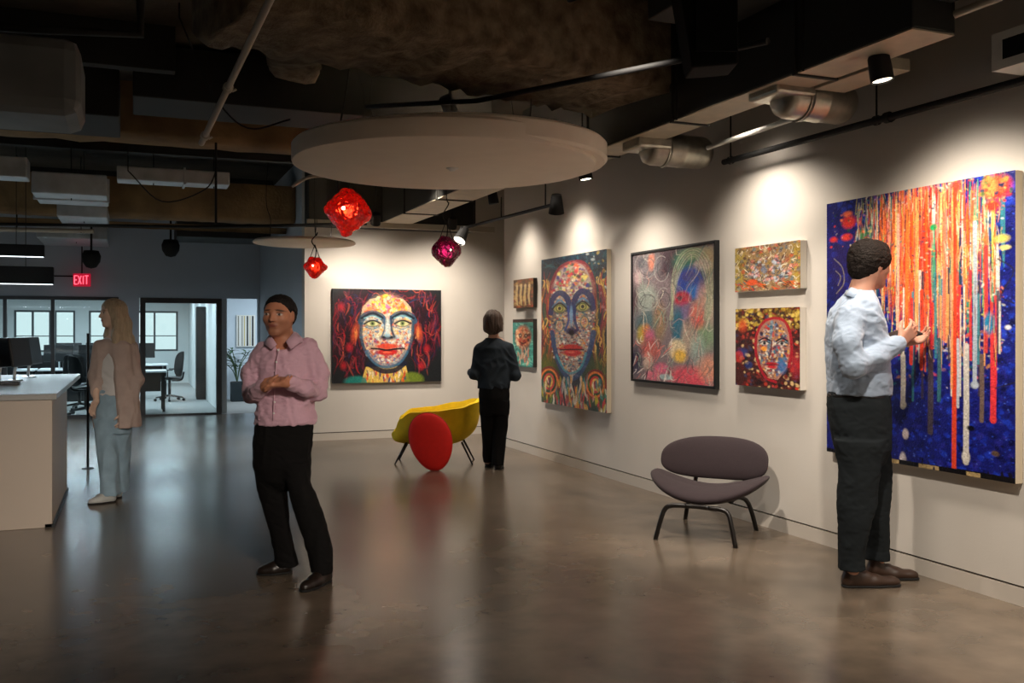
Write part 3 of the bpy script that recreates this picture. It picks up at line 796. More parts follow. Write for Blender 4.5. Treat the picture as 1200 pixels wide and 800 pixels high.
# ------------------------------------------------------------------ office behind the glass
def desk(label, loc, w, dpt, rot=0, hgt=.73):
    t = thing('desk', label, 'desk', loc, rot, 'office desks')
    bm = nb(); box(bm, -w / 2, w / 2, -dpt / 2, dpt / 2, hgt - .03, hgt, .004); obj('desk_top', bm, M['desk_white'], t)
    for sx in (-1, 1):
        for sy in (-1, 1):
            bm = nb(); box(bm, sx * (w / 2 - .06) - .025, sx * (w / 2 - .06) + .025, sy * (dpt / 2 - .06) - .025, sy * (dpt / 2 - .06) + .025, 0, hgt - .03); obj('leg', bm, M['frame'], t)
    bm = nb(); box(bm, -w / 2 + .1, w / 2 - .1, -.01, .01, .35, hgt - .035); obj('modesty_panel', bm, M['frame'], t)
    return t
def office_chair(label, loc, rot):
    t = thing('office_chair', label, 'office chair', loc, rot, 'office swivel chairs')
    bm = nb(); cushion(bm, .25, .24, 3, .04, lambda x, y, s: Vector((x, y, .46 + s * .035 + .03 * (x / .25) ** 2))); obj('seat', bm, M['screen_black'], t, True)
    bm = nb(); cushion(bm, .23, .26, 3.2, .03, lambda x, y, s: Vector((x, .25 + .10 * y + s * .02 - .08 * (x / .23) ** 2, .76 + y))); obj('backrest', bm, M['screen_black'], t, True)
    bm = nb(); tube(bm, smooth_pts([(0, .05, .42), (0, .24, .44), (0, .29, .6)], 4), .02, 8); obj('back_bracket', bm, M['screen_black'], t, True)
    bm = nb(); tube(bm, [(0, 0, .12), (0, 0, .43)], .028, 12); obj('gas_column', bm, M['screen_black'], t, 'auto')
    for s in (-1, 1):
        bm = nb(); tube(bm, smooth_pts([(s * .2, .05, .44), (s * .28, .05, .5), (s * .28, .05, .64)], 4), .014, 8); box(bm, s * .28 - .035, s * .28 + .035, -.1, .15, .635, .66, .01); obj('armrest', bm, M['screen_black'], t)
    for k in range(5):
        a = 2 * math.pi * k / 5 + .3
        bm = nb(); tube(bm, [(0, 0, .12), (.28 * math.cos(a), .28 * math.sin(a), .075)], [.024, .015], 8); g = obj('base_spoke', bm, M['screen_black'], t)
        bm = nb(); lathe(bm, [(0, -.022), (.028, -.022), (.03, 0), (.028, .022), (0, .022)], 14, Matrix.Translation((.29 * math.cos(a), .29 * math.sin(a), .031)) @ Matrix.Rotation(a, 4, 'Z') @ Matrix.Rotation(R(90), 4, 'X')); obj('caster', bm, M['screen_black'], g)
    return t
q = onF(199, 470)
office_chair('black mesh swivel chair behind the framed glass door', (q.x, q.y + .1, 0), R(250))
desk('white desk behind the left part of the framed glass door', (.02, 18.15, 0), 1.1, .75)
desk('white desk farther back behind the framed glass door', (.10, 21.6, 0), 1.2, .75)
monitor('black monitor on the far desk behind the framed glass door', (.2, 21.6, .731), R(20), group='office monitors')
monitor('black monitor on the near desk behind the framed glass door', (-.08, 18.25, .731), R(-150), group='office monitors')
for k, (x, y) in enumerate(((-1.0, 19.6), (-2.3, 19.6), (-1.0, 22.6), (-2.5, 22.6))):
    desk('white desk ' + ('nearest behind the glass partition, right one', 'nearest behind the glass partition, left one', 'in the second office row, right one', 'in the second office row, left one')[k], (x, y, 0), 1.25, .75)
    for s in (-1, 1):
        monitor('black monitor on the %s half of the office desk %s' % (('left', 'right')[s > 0], ('nearest the post', 'nearest the counter monitors', 'behind the near right one', 'behind the near left one')[k]),
                (x + s * .3, y, .731), R(s * 8 + (180 if s > 0 else 0)), group='office monitors')
    if k < 2: office_chair('black swivel chair %s behind the glass partition' % ('at the right desk', 'at the left desk')[k], (x + .1, y - .75, 0), R(160 + 30 * k))
office_chair('black swivel chair just inside the glass partition by the solid wall', (-.75, 17.75, 0), R(120))
bm = nb(); box(bm, -.85, .85, -.02, .02, .0, .95, .01)
o = obj('desk_divider', bm, M['screen_black']); o.location = (-1.15, 21.1, 0.0); tag(o, 'dark low divider screen standing between the office desk rows', 'divider')
# things on the office side wall
q = onX(235.5, 402, 1.43)
t = thing('floral_panel', 'narrow yellow and white floral picture on the office side wall', 'picture', (1.425, q.y, q.z))
bm = nb(); box(bm, -.02, 0, -.42, .42, -.36, .36, .004); obj('panel', bm, M['wall_white'], t)
rnd = random.Random(4)
M['petal'] = mat('mustard_petal', rgb(190, 150, 60), .7); M['petal2'] = mat('dark_olive_petal', rgb(90, 84, 52), .7)
for k in range(26):
    bm = nb(); lathe(bm, [(0, 0), (.05, .0), (.03, .012), (0, .016)], 8, Matrix.Translation((-.021, rnd.uniform(-.34, .34), rnd.uniform(-.3, .3))) @ Matrix.Rotation(R(-90), 4, 'Y')); obj('flower', bm, M['petal'] if k % 3 else M['petal2'], t)
q = onX(236.5, 441, 1.43)
t = thing('extinguisher_cabinet', 'small red extinguisher cabinet low on the office side wall', 'cabinet', (1.425, q.y, q.z))
bm = nb(); box(bm, -.10, 0, -.16, .16, -.25, .2, .01); obj('cabinet_body', bm, mat('cabinet_red', rgb(190, 40, 30), .4), t)
bm = nb(); box(bm, -.106, -.10, -.11, .11, -.18, .13, .003); obj('cabinet_door', bm, mat('cabinet_red_dark', rgb(120, 30, 26), .3), t)
q = onX(241, 448, 1.43)
t = thing('dark_locker', 'tall thin black cabinet standing against the office side wall', 'cabinet', (1.33, q.y, 0))
bm = nb(); box(bm, -.09, .09, -.14, .14, .0, 1.95, .01); obj('cabinet_body', bm, M['screen_black'], t)
bm = nb(); box(bm, -.098, -.09, -.125, .125, .05, 1.93, .003); obj('cabinet_door', bm, M['frame'], t)
# corridor: potted plant, striped artwork
q = onF(278, 470)
t = thing('potted_plant', 'leafy green plant in a dark square planter seen through the doorway', 'plant', (q.x, q.y, 0))
pr = .13
bm = nb(); box(bm, -pr, pr, -pr, pr, 0, .40, .012); obj('planter', bm, mat('dark_teal_planter', rgb(20, 34, 40), .5), t)
bm = nb(); box(bm, -pr + .015, pr - .015, -pr + .015, pr - .015, .39, .405); obj('soil', bm, mat('soil', rgb(40, 30, 22), .95, bump=.5), t)
M['leaf'] = mat('leaf_green', rgb(44, 84, 50), .5, var=.4, vscale=5); M['stem_green'] = mat('stem_green', rgb(60, 80, 50), .6)
def leaf(bm, p, d, L, w, droop):
    d = d.normalized(); side = d.cross(Vector((0, 0, 1))); side = side.normalized() if side.length > .01 else Vector((1, 0, 0))
    prev = None
    for i in range(9):
        s = i / 8; c_ = p + d * L * s + Vector((0, 0, -droop * s * s)); ww = w * math.sin(math.pi * min(1, s * .93 + .04)) ** .8
        a = bm.verts.new(c_ - side * ww + Vector((0, 0, ww * .3))); b = bm.verts.new(c_); e = bm.verts.new(c_ + side * ww + Vector((0, 0, ww * .3)))
        if prev: bm.faces.new((prev[0], prev[1], b, a)); bm.faces.new((prev[1], prev[2], e, b))
        prev = (a, b, e)
rnd = random.Random(12)
for k in range(7):
    a = rnd.uniform(0, 6.28); lean = rnd.uniform(.1, .45); H = rnd.uniform(.45, .85)
    tip = Vector((lean * math.cos(a), lean * math.sin(a), .4 + H)); mid = Vector((tip.x * .3, tip.y * .3, .4 + H * .55))
    pts = smooth_pts([(0, 0, .39), mid, tip], 8)
    bm = nb(); tube(bm, pts, .010, 6); obj('stem', bm, M['stem_green'], t, True)
    for j in range(6):
        p = pts[min(len(pts) - 1, 7 + j * 2)]; b_ = rnd.uniform(0, 6.28)
        bm = nb(); leaf(bm, p, Vector((math.cos(b_), math.sin(b_), rnd.uniform(0, .7))), rnd.uniform(.14, .24), .035, .06); obj('leaf', bm, M['leaf'], t, True)
for (u, h0) in ((-.34, 1.0), (-.30, .85)):     # long arching fronds reaching left
    pts = smooth_pts([(0, 0, .39), (-.05, 0, .75), (-.22, .02, h0), (u, .03, h0 - .02)], 8)
    bm = nb(); tube(bm, pts, .012, 6); obj('frond', bm, M['leaf'], t, True)
q0, q1 = onY(277, 369, 20.58), onY(299, 406, 20.58)
t = thing('striped_artwork', 'artwork of upright dark and ochre stripes on the corridor wall behind the plant', 'picture', ((q0.x + q1.x) / 2, 20.58, q0.z))
w, h = q1.x - q0.x, q0.z - q1.z
bm = nb(); box(bm, -w / 2, w / 2, -.03, .015, -h, 0, .003); obj('canvas', bm, M['white'], t)
for k, (f, ww, c_) in enumerate(((.1, .05, (120, 120, 110)), (.3, .03, (60, 60, 60)), (.42, .05, (200, 180, 120)), (.58, .08, (40, 42, 44)), (.72, .03, (190, 160, 90)), (.86, .09, (36, 36, 40)))):
    bm = nb(); box(bm, -w / 2 + w * (f - ww / 2), -w / 2 + w * (f + ww / 2), -.034, -.03, -h + .02, -.02); obj('stripe', bm, mat('stripe_%d' % k, rgb(*c_), .7), t)
# ------------------------------------------------------------------ figures: smooth blended volumes turned into one mesh each
def npv(v): return np.array([float(x) for x in v], dtype=np.float32)
class Field:
    def __init__(s, lo, hi, h):
        s.lo = npv(lo) - 3 * h; s.h = h
        n = np.ceil((npv(hi) + 3 * h - s.lo) / h).astype(int) + 1
        s.ax = [s.lo[i] + h * np.arange(n[i], dtype=np.float32) for i in range(3)]
        s.D = np.full(tuple(n), 0.2, np.float32)
    def win(s, lo, hi):
        ix = []
        for i in range(3):
            a = int(max(0, math.floor((lo[i] - s.lo[i]) / s.h))); b = int(min(len(s.ax[i]), math.ceil((hi[i] - s.lo[i]) / s.h) + 1))
            if b <= a: return None
            ix.append(slice(a, b))
        X = s.ax[0][ix[0]][:, None, None]; Y = s.ax[1][ix[1]][None, :, None]; Z = s.ax[2][ix[2]][None, None, :]
        return tuple(ix), X, Y, Z
    def put(s, ix, d, k, mode):
        A = s.D[ix]
        if mode == 'add':
            if k <= 0: s.D[ix] = np.minimum(A, d)
            else:
                h = np.maximum(k - np.abs(A - d), 0) / k
                s.D[ix] = np.minimum(A, d) - h * h * k * .25
        else:
            d = -d
            if k <= 0: s.D[ix] = np.maximum(A, d)
            else:
                h = np.maximum(k - np.abs(A - d), 0) / k
                s.D[ix] = np.maximum(A, d) + h * h * k * .25
    def cap(s, a, b, ra, rb=None, k=.02, flat=None, mode='add'):
        """tapered capsule; flat=(direction, factor): thinner along direction"""
        rb = ra if rb is None else rb
        a = npv(a); b = npv(b); m = max(ra, rb) + k + 2 * s.h
        w = s.win(np.minimum(a, b) - m, np.maximum(a, b) + m)
        if w is None: return
        ix, X, Y, Z = w
        ab = b - a; L2 = float(ab @ ab) + 1e-9
        px, py, pz = X - a[0], Y - a[1], Z - a[2]
        t = np.clip((px * ab[0] + py * ab[1] + pz * ab[2]) / L2, 0, 1)
        qx, qy, qz = px - t * ab[0], py - t * ab[1], pz - t * ab[2]
        d2 = qx * qx + qy * qy + qz * qz
        if flat is not None:
            n = npv(flat[0]); n = n / np.linalg.norm(n); f = flat[1]
            c = qx * n[0] + qy * n[1] + qz * n[2]
            d2 = d2 + c * c * (f * f - 1)
        s.put(ix, np.sqrt(d2) - (ra + (rb - ra) * t), k, mode)
    def chain(s, pts, rs, k=.02, flat=None):
        for i in range(len(pts) - 1): s.cap(pts[i], pts[i + 1], rs[i], rs[i + 1], k, flat)
    def ell(s, c, rad, A=None, k=.02, mode='add'):
        """ellipsoid, A = 3x3 rows are its axes"""
        c = npv(c); rad = npv(rad); m = float(rad.max()) + k + 2 * s.h
        w = s.win(c - m, c + m)
        if w is None: return
        ix, X, Y, Z = w
        px, py, pz = X - c[0], Y - c[1], Z - c[2]
        A = np.eye(3, dtype=np.float32) if A is None else np.array(A, dtype=np.float32)
        q = [(px * A[i][0] + py * A[i][1] + pz * A[i][2]) for i in range(3)]
        k0 = np.sqrt(sum((q[i] / rad[i]) ** 2 for i in range(3))); k1 = np.sqrt(sum((q[i] / rad[i] ** 2) ** 2 for i in range(3))) + 1e-6
        s.put(ix, k0 * (k0 - 1) / k1, k, mode)
    def half(s, c, n, lo, hi, k=.0):
        """cut away everything on the side n points to, inside the window"""
        w = s.win(npv(lo), npv(hi))
        ix, X, Y, Z = w; n = npv(n); n = n / np.linalg.norm(n)
        d = -((X - c[0]) * n[0] + (Y - c[1]) * n[1] + (Z - c[2]) * n[2])
        s.put(ix, d, k, 'sub')
    def loft(s, lv, k=.02, yaw=0.0, e=2.3):
        """lv: (z, cx, cy, half width, half depth) from low to high"""
        lv = np.array(lv, dtype=np.float32); z = lv[:, 0]; m = .08
        w = s.win((float((lv[:, 1] - np.maximum(lv[:, 3], lv[:, 4])).min()) - m, float((lv[:, 2] - np.maximum(lv[:, 3], lv[:, 4])).min()) - m, float(z[0]) - m),
                  (float((lv[:, 1] + np.maximum(lv[:, 3], lv[:, 4])).max()) + m, float((lv[:, 2] + np.maximum(lv[:, 3], lv[:, 4])).max()) + m, float(z[-1]) + m))
        ix, X, Y, Z = w
        zz = Z[0, 0, :]
        zf = np.linspace(z[0], z[-1], 160)
        def it(c):
            f = np.interp(zf, z, lv[:, c]); ker = np.hanning(15); ker /= ker.sum()
            fp = np.pad(f, 7, mode='edge'); return np.interp(zz, zf, np.convolve(fp, ker, 'valid')).astype(np.float32)[None, None, :]
        cx, cy, hw, hd = it(1), it(2), it(3), it(4)
        cu, su = math.cos(yaw), math.sin(yaw)
        x, y = X - cx, Y - cy
        a = np.abs(x * cu + y * su) / hw; b = np.abs(-x * su + y * cu) / hd
        rr_ = (a ** e + b ** e + 1e-9) ** (1 / e)
        d = (rr_ - 1) * np.minimum(hw, hd)
        d = np.maximum(d, np.maximum(float(z[0]) - Z, Z - float(z[-1])))
        s.put(ix, d, k, 'add')
    def noise(s, amp, fr, warp=.6, stretch=(1, 1, 1), seed=0, zr=None):
        X = s.ax[0][:, None, None] * stretch[0]; Y = s.ax[1][None, :, None] * stretch[1]; Z = s.ax[2][None, None, :] * stretch[2]
        r = np.random.RandomState(seed); tot = 0
        near = np.abs(s.D) < .03
        I = np.nonzero(near); x = s.ax[0][I[0]] * stretch[0]; y = s.ax[1][I[1]] * stretch[1]; z = s.ax[2][I[2]] * stretch[2]
        zz = s.ax[2][I[2]]
        for o in range(4):
            v = r.normal(size=3); v /= np.linalg.norm(v); w = r.normal(size=3); w /= np.linalg.norm(w)
            f = fr * (1 + .5 * o)
            tot = tot + np.sin(f * (x * v[0] + y * v[1] + z * v[2]) + warp * 3 * np.sin(.55 * f * (x * w[0] + y * w[1] + z * w[2]) + r.uniform(0, 6)) + r.uniform(0, 6)) / (1 + .4 * o)
        tot = -np.abs(tot) * 1.2 + 1
        if zr is not None:
            tot = tot * np.clip((zz - zr[0]) / (zr[1] - zr[0]), 0, 1)
        s.D[I] -= (amp * tot * .45).astype(np.float32)
    def mesh(s, name, m, parent, colour=None, post=None, smooth_it=1):
        D = s.D; nx, ny, nz = D.shape; S = D < 0
        ids, pos, quads = [], [], []
        cid = lambda i, j, k: (i * ny + j) * nz + k
        for axis in range(3):
            a = [slice(None)] * 3; b = [slice(None)] * 3; a[axis] = slice(0, -1); b[axis] = slice(1, None)
            c = S[tuple(a)] != S[tuple(b)]
            i, j, k = np.nonzero(c)
            idx = [i, j, k]
            o1, o2 = [(1, 2), (2, 0), (0, 1)][axis]
            ok = (idx[o1] > 0) & (idx[o2] > 0)
            i, j, k = i[ok], j[ok], k[ok]; idx = [i, j, k]
            d0 = D[i, j, k]; jb = [i.copy(), j.copy(), k.copy()]; jb[axis] = jb[axis] + 1
            d1 = D[jb[0], jb[1], jb[2]]; t = d0 / (d0 - d1)
            p = np.stack([i, j, k], 1).astype(np.float64); p[:, axis] += t
            q = []
            for (u, v) in ((0, 0), (-1, 0), (-1, -1), (0, -1)):
                e = [i.copy(), j.copy(), k.copy()]; e[o1] = e[o1] + u; e[o2] = e[o2] + v
                q.append(cid(e[0], e[1], e[2]))
            for r_ in q: ids.append(r_); pos.append(p)
            Q = np.stack(q, 1); fl = d0 < 0
            Q[~fl] = Q[~fl][:, ::-1]
            quads.append(Q)
        ids = np.concatenate(ids); pos = np.concatenate(pos); quads = np.concatenate(quads)
        u, inv = np.unique(ids, return_inverse=True)
        cnt = np.bincount(inv).astype(np.float64)
        V = np.stack([np.bincount(inv, pos[:, c]) / cnt for c in range(3)], 1)
        F = np.searchsorted(u, quads)
        for _ in range(smooth_it):
            e = np.concatenate([F[:, [0, 1]], F[:, [1, 2]], F[:, [2, 3]], F[:, [3, 0]]])
            n_ = np.bincount(e[:, 0], minlength=len(V)).astype(np.float64)
            sm_ = np.stack([np.bincount(e[:, 0], V[e[:, 1], c], minlength=len(V)) for c in range(3)], 1)
            V = V * .4 + .6 * sm_ / np.maximum(n_, 1)[:, None]
        V = V * s.h + s.lo[None, :]
        if post is not None: V = post(V)
        me = bpy.data.meshes.new(name)
        me.vertices.add(len(V)); me.vertices.foreach_set('co', V.astype(np.float32).ravel())
        me.loops.add(len(F) * 4); me.loops.foreach_set('vertex_index', F.astype(np.int32).ravel())
        me.polygons.add(len(F)); me.polygons.foreach_set('loop_start', np.arange(0, len(F) * 4, 4, dtype=np.int32))
        me.update(calc_edges=True); me.validate()
        if colour is not None:
            ca = me.color_attributes.new('tint', 'FLOAT_COLOR', 'POINT')
            ca.data.foreach_set('color', colour(V).astype(np.float32).ravel())
        return link_mesh(name, me, m, parent, True)

def tint_mat(name, rough=.5, bump=0, bscale=200, spec=.4, sss=0):
    m = mat(name, (1, 1, 1, 1), rough, bump=bump, bscale=bscale, spec=spec)
    N = m.node_tree.nodes; a = N.new('ShaderNodeVertexColor'); a.layer_name = 'tint'
    m.node_tree.links.new(a.outputs['Color'], N['Principled BSDF'].inputs['Base Color'])
    if sss:
        N['Principled BSDF'].inputs['Subsurface Weight'].default_value = sss; N['Principled BSDF'].inputs['Subsurface Radius'].default_value = (.01, .004, .002)
    return m
M['skin'] = tint_mat('skin', .5, .08, 300)

class Head:
    def __init__(s, c, hh, f, up=(0, 0, 1), w=1.0):
        s.c = npv(c); s.hh = hh
        f = npv(f); f /= np.linalg.norm(f); up = npv(up); r = np.cross(f, up); r /= np.linalg.norm(r); u = np.cross(r, f)
        s.r, s.f, s.u = r, f, u; s.w = w
    def p(s, r, f, u): return s.c + s.hh * (r * s.w * s.r + f * s.f + u * s.u)
    def build(s, F, female=False):
        h = s.hh; A = [s.r, s.f, s.u]; E = lambda c, rad, k=.03, mode='add': F.ell(s.p(*c), [rad[0] * h * s.w, rad[1] * h, rad[2] * h], A, k * h * 4, mode)
        Cc = lambda a, b, ra, rb, k=.05, mode='add', flat=None: F.cap(s.p(*a), s.p(*b), ra * h, rb * h, k * h, flat, mode)
        E((0, -.07, .13), (.315, .385, .365))
        E((0, .10, -.10), (.255, .26, .37))
        jw = .17 if female else .20
        for q in (-1, 1):
            Cc((q * jw, -.05, -.20), (q * .06, .20, -.405), .09, .075, .14)
            E((q * .165, .20, -.10), (.10, .10, .09))
        Cc((-.04, .235, -.415), (.04, .235, -.415), .068, .068, .08)
        Cc((-.17, .275, .085), (.17, .275, .085), .06, .06, .10)           # brow ridge
        for q in (-1, 1):
            F.ell(s.p(q * .145, .385, .015), [h * .085, h * .07, h * .05], A, h * .05, 'sub')
            F.ell(s.p(q * .14, .29, .012), [h * .062] * 3, A, h * .01)       # eyeball under the lids
            Cc((q * .045, .365, -.135), (q * .05, .36, -.13), .034, .034, .05)   # nostril wings
            F.ell(s.p(q * .315, -.03, -.03), [h * .035, h * .085, h * .13], A, h * .04)  # ears
            F.ell(s.p(q * .345, .0, -.01), [h * .018, h * .035, h * .06], A, h * .02, 'sub')
        Cc((0, .335, .05), (0, .43, -.125), .036, .048, .06)
        Cc((-.085, .305, -.245), (.085, .305, -.245), .03, .03, .05); Cc((-.03, .345, -.238), (.03, .345, -.238), .026, .026, .05)
        Cc((-.06, .315, -.285), (.06, .315, -.285), .032, .032, .05)
        Cc((-.10, .40, -.262), (.10, .40, -.262), .012, .012, .02, 'sub')
    def colour(s, V, skin, brow, lip=(150, 92, 84), stub=.0):
        q = (V - s.c[None, :]) / s.hh
        r, f, u = q @ s.r / s.w, q @ s.f, q @ s.u
        base = np.array(rgb(*skin)); col = np.tile(base, (len(V), 1)); ar = np.abs(r)
        inh = (np.abs(u) < .56) & (ar < .45) & (np.abs(f) < .6)
        def put(mask, c, w=1.0):
            c = np.array(rgb(*c)); mk = np.clip(mask, 0, 1)[:, None] * w; col[:] = col * (1 - mk) + c * mk
        ss = lambda d, e: np.clip(.5 - d / e, 0, 1)
        if stub: put(ss(-u - .50, .1) * ss(u + .13, .12) * (f > -.05) * inh, (70, 54, 46), stub)
        put(ss(np.sqrt((r / .10) ** 2 + ((u + .262) / .036) ** 2) - 1, .4) * (f > .2) * inh, lip)
        put(ss(np.sqrt(((ar - .145) / .062) ** 2 + ((u - .012) / .026) ** 2) - 1, .4) * (f > .15) * inh, (205, 198, 190))
        put(ss(np.sqrt(((ar - .145) / .026) ** 2 + ((u - .012) / .03) ** 2) - 1, .4) * (f > .15) * inh, (30, 22, 18))
        put(ss(np.sqrt(((ar - .145) / .075) ** 2 + ((u - .048) / .012) ** 2) - 1, .6) * (f > .15) * inh, (60, 44, 38), .7)
        put(ss(np.sqrt(((ar - .15) / .10) ** 2 + ((u - .105 + .15 * (ar - .15)) / .022) ** 2) - 1, .5) * (f > .1) * inh, brow, .9)
        put(ss(np.sqrt(((ar - .03) / .014) ** 2 + ((u + .165) / .012) ** 2) - 1, .5) * (f > .3) * inh, (70, 40, 34), .8)
        col[:, 3] = 1
        return col

def hand(F, w, d, n, th, size=1.0, curl=(.35, .5, .3), spread=.06, k=.008):
    """w wrist, d direction of the palm, n palm normal (fingers curl towards it), th side the thumb leaves"""
    w = Vector(w); d = Vector(d).normalized(); n = (Vector(n) - d * Vector(n).dot(d)).normalized(); s = d.cross(n).normalized()
    if s.dot(Vector(th)) < 0: s = -s
    S = size
    kn = []
    for i, off in enumerate((.030, .010, -.010, -.028)):
        b = w + d * .088 * S * (1, 1.04, 1.0, .92)[i] + s * off * S
        F.cap(w + s * off * .55 * S, b, .014 * S, .0115 * S, .015, (n, 1.25)); kn.append(b)
    for i, b in enumerate(kn):
        L = (.074, .082, .076, .060)[i] * S; dd = d + s * spread * (1.2, .3, -.4, -1.3)[i]; dd.normalize(); p = b; ang_ = 0
        for j, (fr, rr_) in enumerate(((.42, .0098), (.32, .0088), (.26, .0078))):
            ang_ += curl[j]; v = dd * math.cos(ang_) + n * math.sin(ang_); q = p + v * L * fr
            F.cap(p, q, rr_ * S, rr_ * .93 * S, .005); p = q
    p = w + d * .022 * S + s * .022 * S
    q = p + (d * .62 + s * .68 + n * .35).normalized() * .045 * S; F.cap(p, q, .0165 * S, .0125 * S, .015)
    r_ = q + (d * .85 + s * .3 + n * .45).normalized() * .032 * S; F.cap(q, r_, .0118 * S, .0105 * S, .006)
    F.cap(r_, r_ + (d * .9 + n * .5).normalized() * .024 * S, .0102 * S, .008 * S, .006)

class Fig:
    def __init__(s, px, py, label):
        s.d0 = (CH) * FPX / (py - HY); s.r0 = (px - CXP) / FPX * s.d0
        c = onF(px, py)
        s.t = thing('person', label, 'person', (c.x, c.y, 0), -YAW)
    def L(s, px, py, v=0.0):
        d = s.d0 + v
        return Vector(((px - CXP) / FPX * d - s.r0, v, CH - (py - HY) / FPX * d))
    def z(s, py, v=0.0): return CH - (py - HY) / FPX * (s.d0 + v)
    def leg(s, F, rows, k=.66):
        lv = s.rows(rows); F.chain([(l[1], l[2], l[0]) for l in lv], [min(l[3], l[4]) * k for l in lv], .02)
    def rows(s, rows):
        """rows from top to bottom (py, x left, x right, v, half depth) -> loft levels low to high"""
        out_ = []
        for (py, xl, xr, v, hd) in rows:
            a = s.L(xl, py, v); b = s.L(xr, py, v); out_.append((a.z, (a.x + b.x) / 2, v, (b.x - a.x) / 2, hd))
        return sorted(out_)

def shoe(fig, heel, toe, m, w=.047, hgt=.075, sole_m=None):
    """heel, toe: local points on the floor"""
    heel = Vector(heel); toe = Vector(toe); d = toe - heel; d.z = 0; L = d.length; d.normalize()
    s = Vector((-d.y, d.x, 0))
    lo = Vector((min(heel.x, toe.x) - .09, min(heel.y, toe.y) - .09, -.01)); hi = Vector((max(heel.x, toe.x) + .09, max(heel.y, toe.y) + .09, .16))
    F = Field(lo, hi, .005)
    up = Vector((0, 0, 1))
    F.cap(heel + d * .04 + up * .035, heel + d * L * .55 + up * .032, .040, .042, .02)
    F.cap(heel + d * L * .55 + up * .030, heel + d * (L - .045) + up * .026, .046, .036, .02, (up, 1.35))
    F.cap(heel + d * (L - .05) + up * .024, heel + d * (L - .022) + up * .022, .030, .018, .02)
    F.cap(heel + d * .05 + up * .055, heel + d * L * .42 + up * .058, .036, .030, .02)
    F.cap(heel + d * .055 + up * .06, heel + d * .06 + up * .105, .040, .042, .02)
    F.half((0, 0, 0.004), (0, 0, -1), lo - Vector((.1, .1, .1)), hi + Vector((.1, .1, .1)))
    o = F.mesh('shoe', m, fig.t)
    F = Field(lo, hi, .005)
    F.cap(heel + d * .04 + up * .008, heel + d * L * .35 + up * .008, .040, .036, .01); F.cap(heel + d * L * .55 + up * .008, heel + d * (L - .045) + up * .008, .049, .039, .02)
    F.cap(heel + d * L * .3 + up * .008, heel + d * L * .6 + up * .008, .036, .046, .02); F.cap(heel + d * (L - .05) + up * .008, heel + d * (L - .018) + up * .008, .030, .020, .02)
    F.half((0, 0, 0.0), (0, 0, -1), lo - Vector((.1, .1, .1)), hi + Vector((.1, .1, .1))); F.half((0, 0, 0.013), (0, 0, 1), lo - Vector((.1, .1, .1)), hi + Vector((.1, .1, .1)))
    F.mesh('sole', sole_m or M['black'], o, smooth_it=0)
    return o

def short_hair(fig, H, m, plane=((.36, .27), (-.14, -.22)), grow=.045, seed=3, fringe=.0, back=-.2, name='hair', h=.0045, ears=True, vol=(1, 1, 1), amp=.004, fr=75, extra=()):
    hh = H.hh; ext = .75 * hh
    F = Field(H.c - ext, H.c + ext, h); A = [H.r, H.f, H.u]
    F.ell(H.p(0, -.075, .13), [(.315 + grow) * hh * vol[0] * H.w, (.385 + grow) * hh * vol[1], (.365 + grow) * hh * vol[2]], A, 0)
    F.ell(H.p(0, -.20, .02), [.275 * hh * vol[0] * H.w, .27 * hh * vol[1], .33 * hh], A, .05)
    for c_, r_ in extra: F.ell(H.p(*c_), [x * hh for x in r_], A, .03)
    (f0, u0), (f1, u1) = plane
    n = H.f * (u0 - u1) - H.u * (f0 - f1)
    cpt = H.p(0, f0, u0)
    F.half(cpt, n, H.c - ext * 1.2, H.c + ext * 1.2, .02)
    F.half(H.p(0, -.3, back - .12), H.f * .35 - H.u, H.c - ext * 1.2, H.c + ext * 1.2, .01)
    if ears:
        for q in (-1, 1): F.ell(H.p(q * .34, .0, -.06), [hh * .07, hh * .12, hh * .17], A, .01, 'sub')
    F.noise(amp, fr, .8, seed=seed)
    return F.mesh(name, m, fig.t)

# ============ man in the pink shirt, hands joined, facing the viewer
g = Fig(345, 677, 'person in pink button-up shirt and black trousers, facing forward with hands joined')
L = g.L
H = Head(L(326.5, 369.5, -.01), .240, (-.16, -.98, .03), (0.02, 0, 1), 1.12)
F = Field((-.42, -.48, 0), (.42, .36, 1.68), .0055)
H.build(F)
F.cap(H.p(0, -.10, -.25), L(335, 404, .03), .060, .066, .03)
F.loft(g.rows([(398, 322, 350, .03, .06), (406, 310, 358, .03, .07), (430, 308, 358, .03, .10), (470, 309, 360, .02, .10), (500, 304, 360, .01, .11), (540, 306, 358, .01, .10)]), .03)
shL, shR = L(306, 412, .03), L(366, 408, .02)         # image left / right shoulder
elL, elR = L(295, 462, -.02), L(373, 459, -.01)
wrL, wrR = L(311, 453, -.25), L(336, 448, -.25)
shl_, shr_ = shL + Vector((.03, 0, -.02)), shR + Vector((-.04, 0, -.02))
F.chain([shl_, elL, wrL], [.036, .032, .026], .02); F.chain([shr_, elR, wrR], [.036, .032, .026], .02)
hipL, hipR = L(320, 520, .02), L(350, 520, 0)
knL, knR = L(318, 590, .05), L(361, 595, -.10)
anL, anR = L(335, 655, .13), L(379, 664, -.10)
g.leg(F, [(525, 302, 335, .02, .10), (570, 302, 335, .04, .088), (595, 309, 338, .05, .080), (620, 316, 340, .08, .074), (645, 322, 345, .11, .07), (662, 322, 349, .12, .06)])
g.leg(F, [(525, 330, 360, -.01, .10), (565, 337, 363, -.05, .09), (590, 343, 374, -.08, .082), (615, 351, 382, -.10, .076), (645, 360, 391, -.11, .072), (666, 364, 390, -.11, .06)])
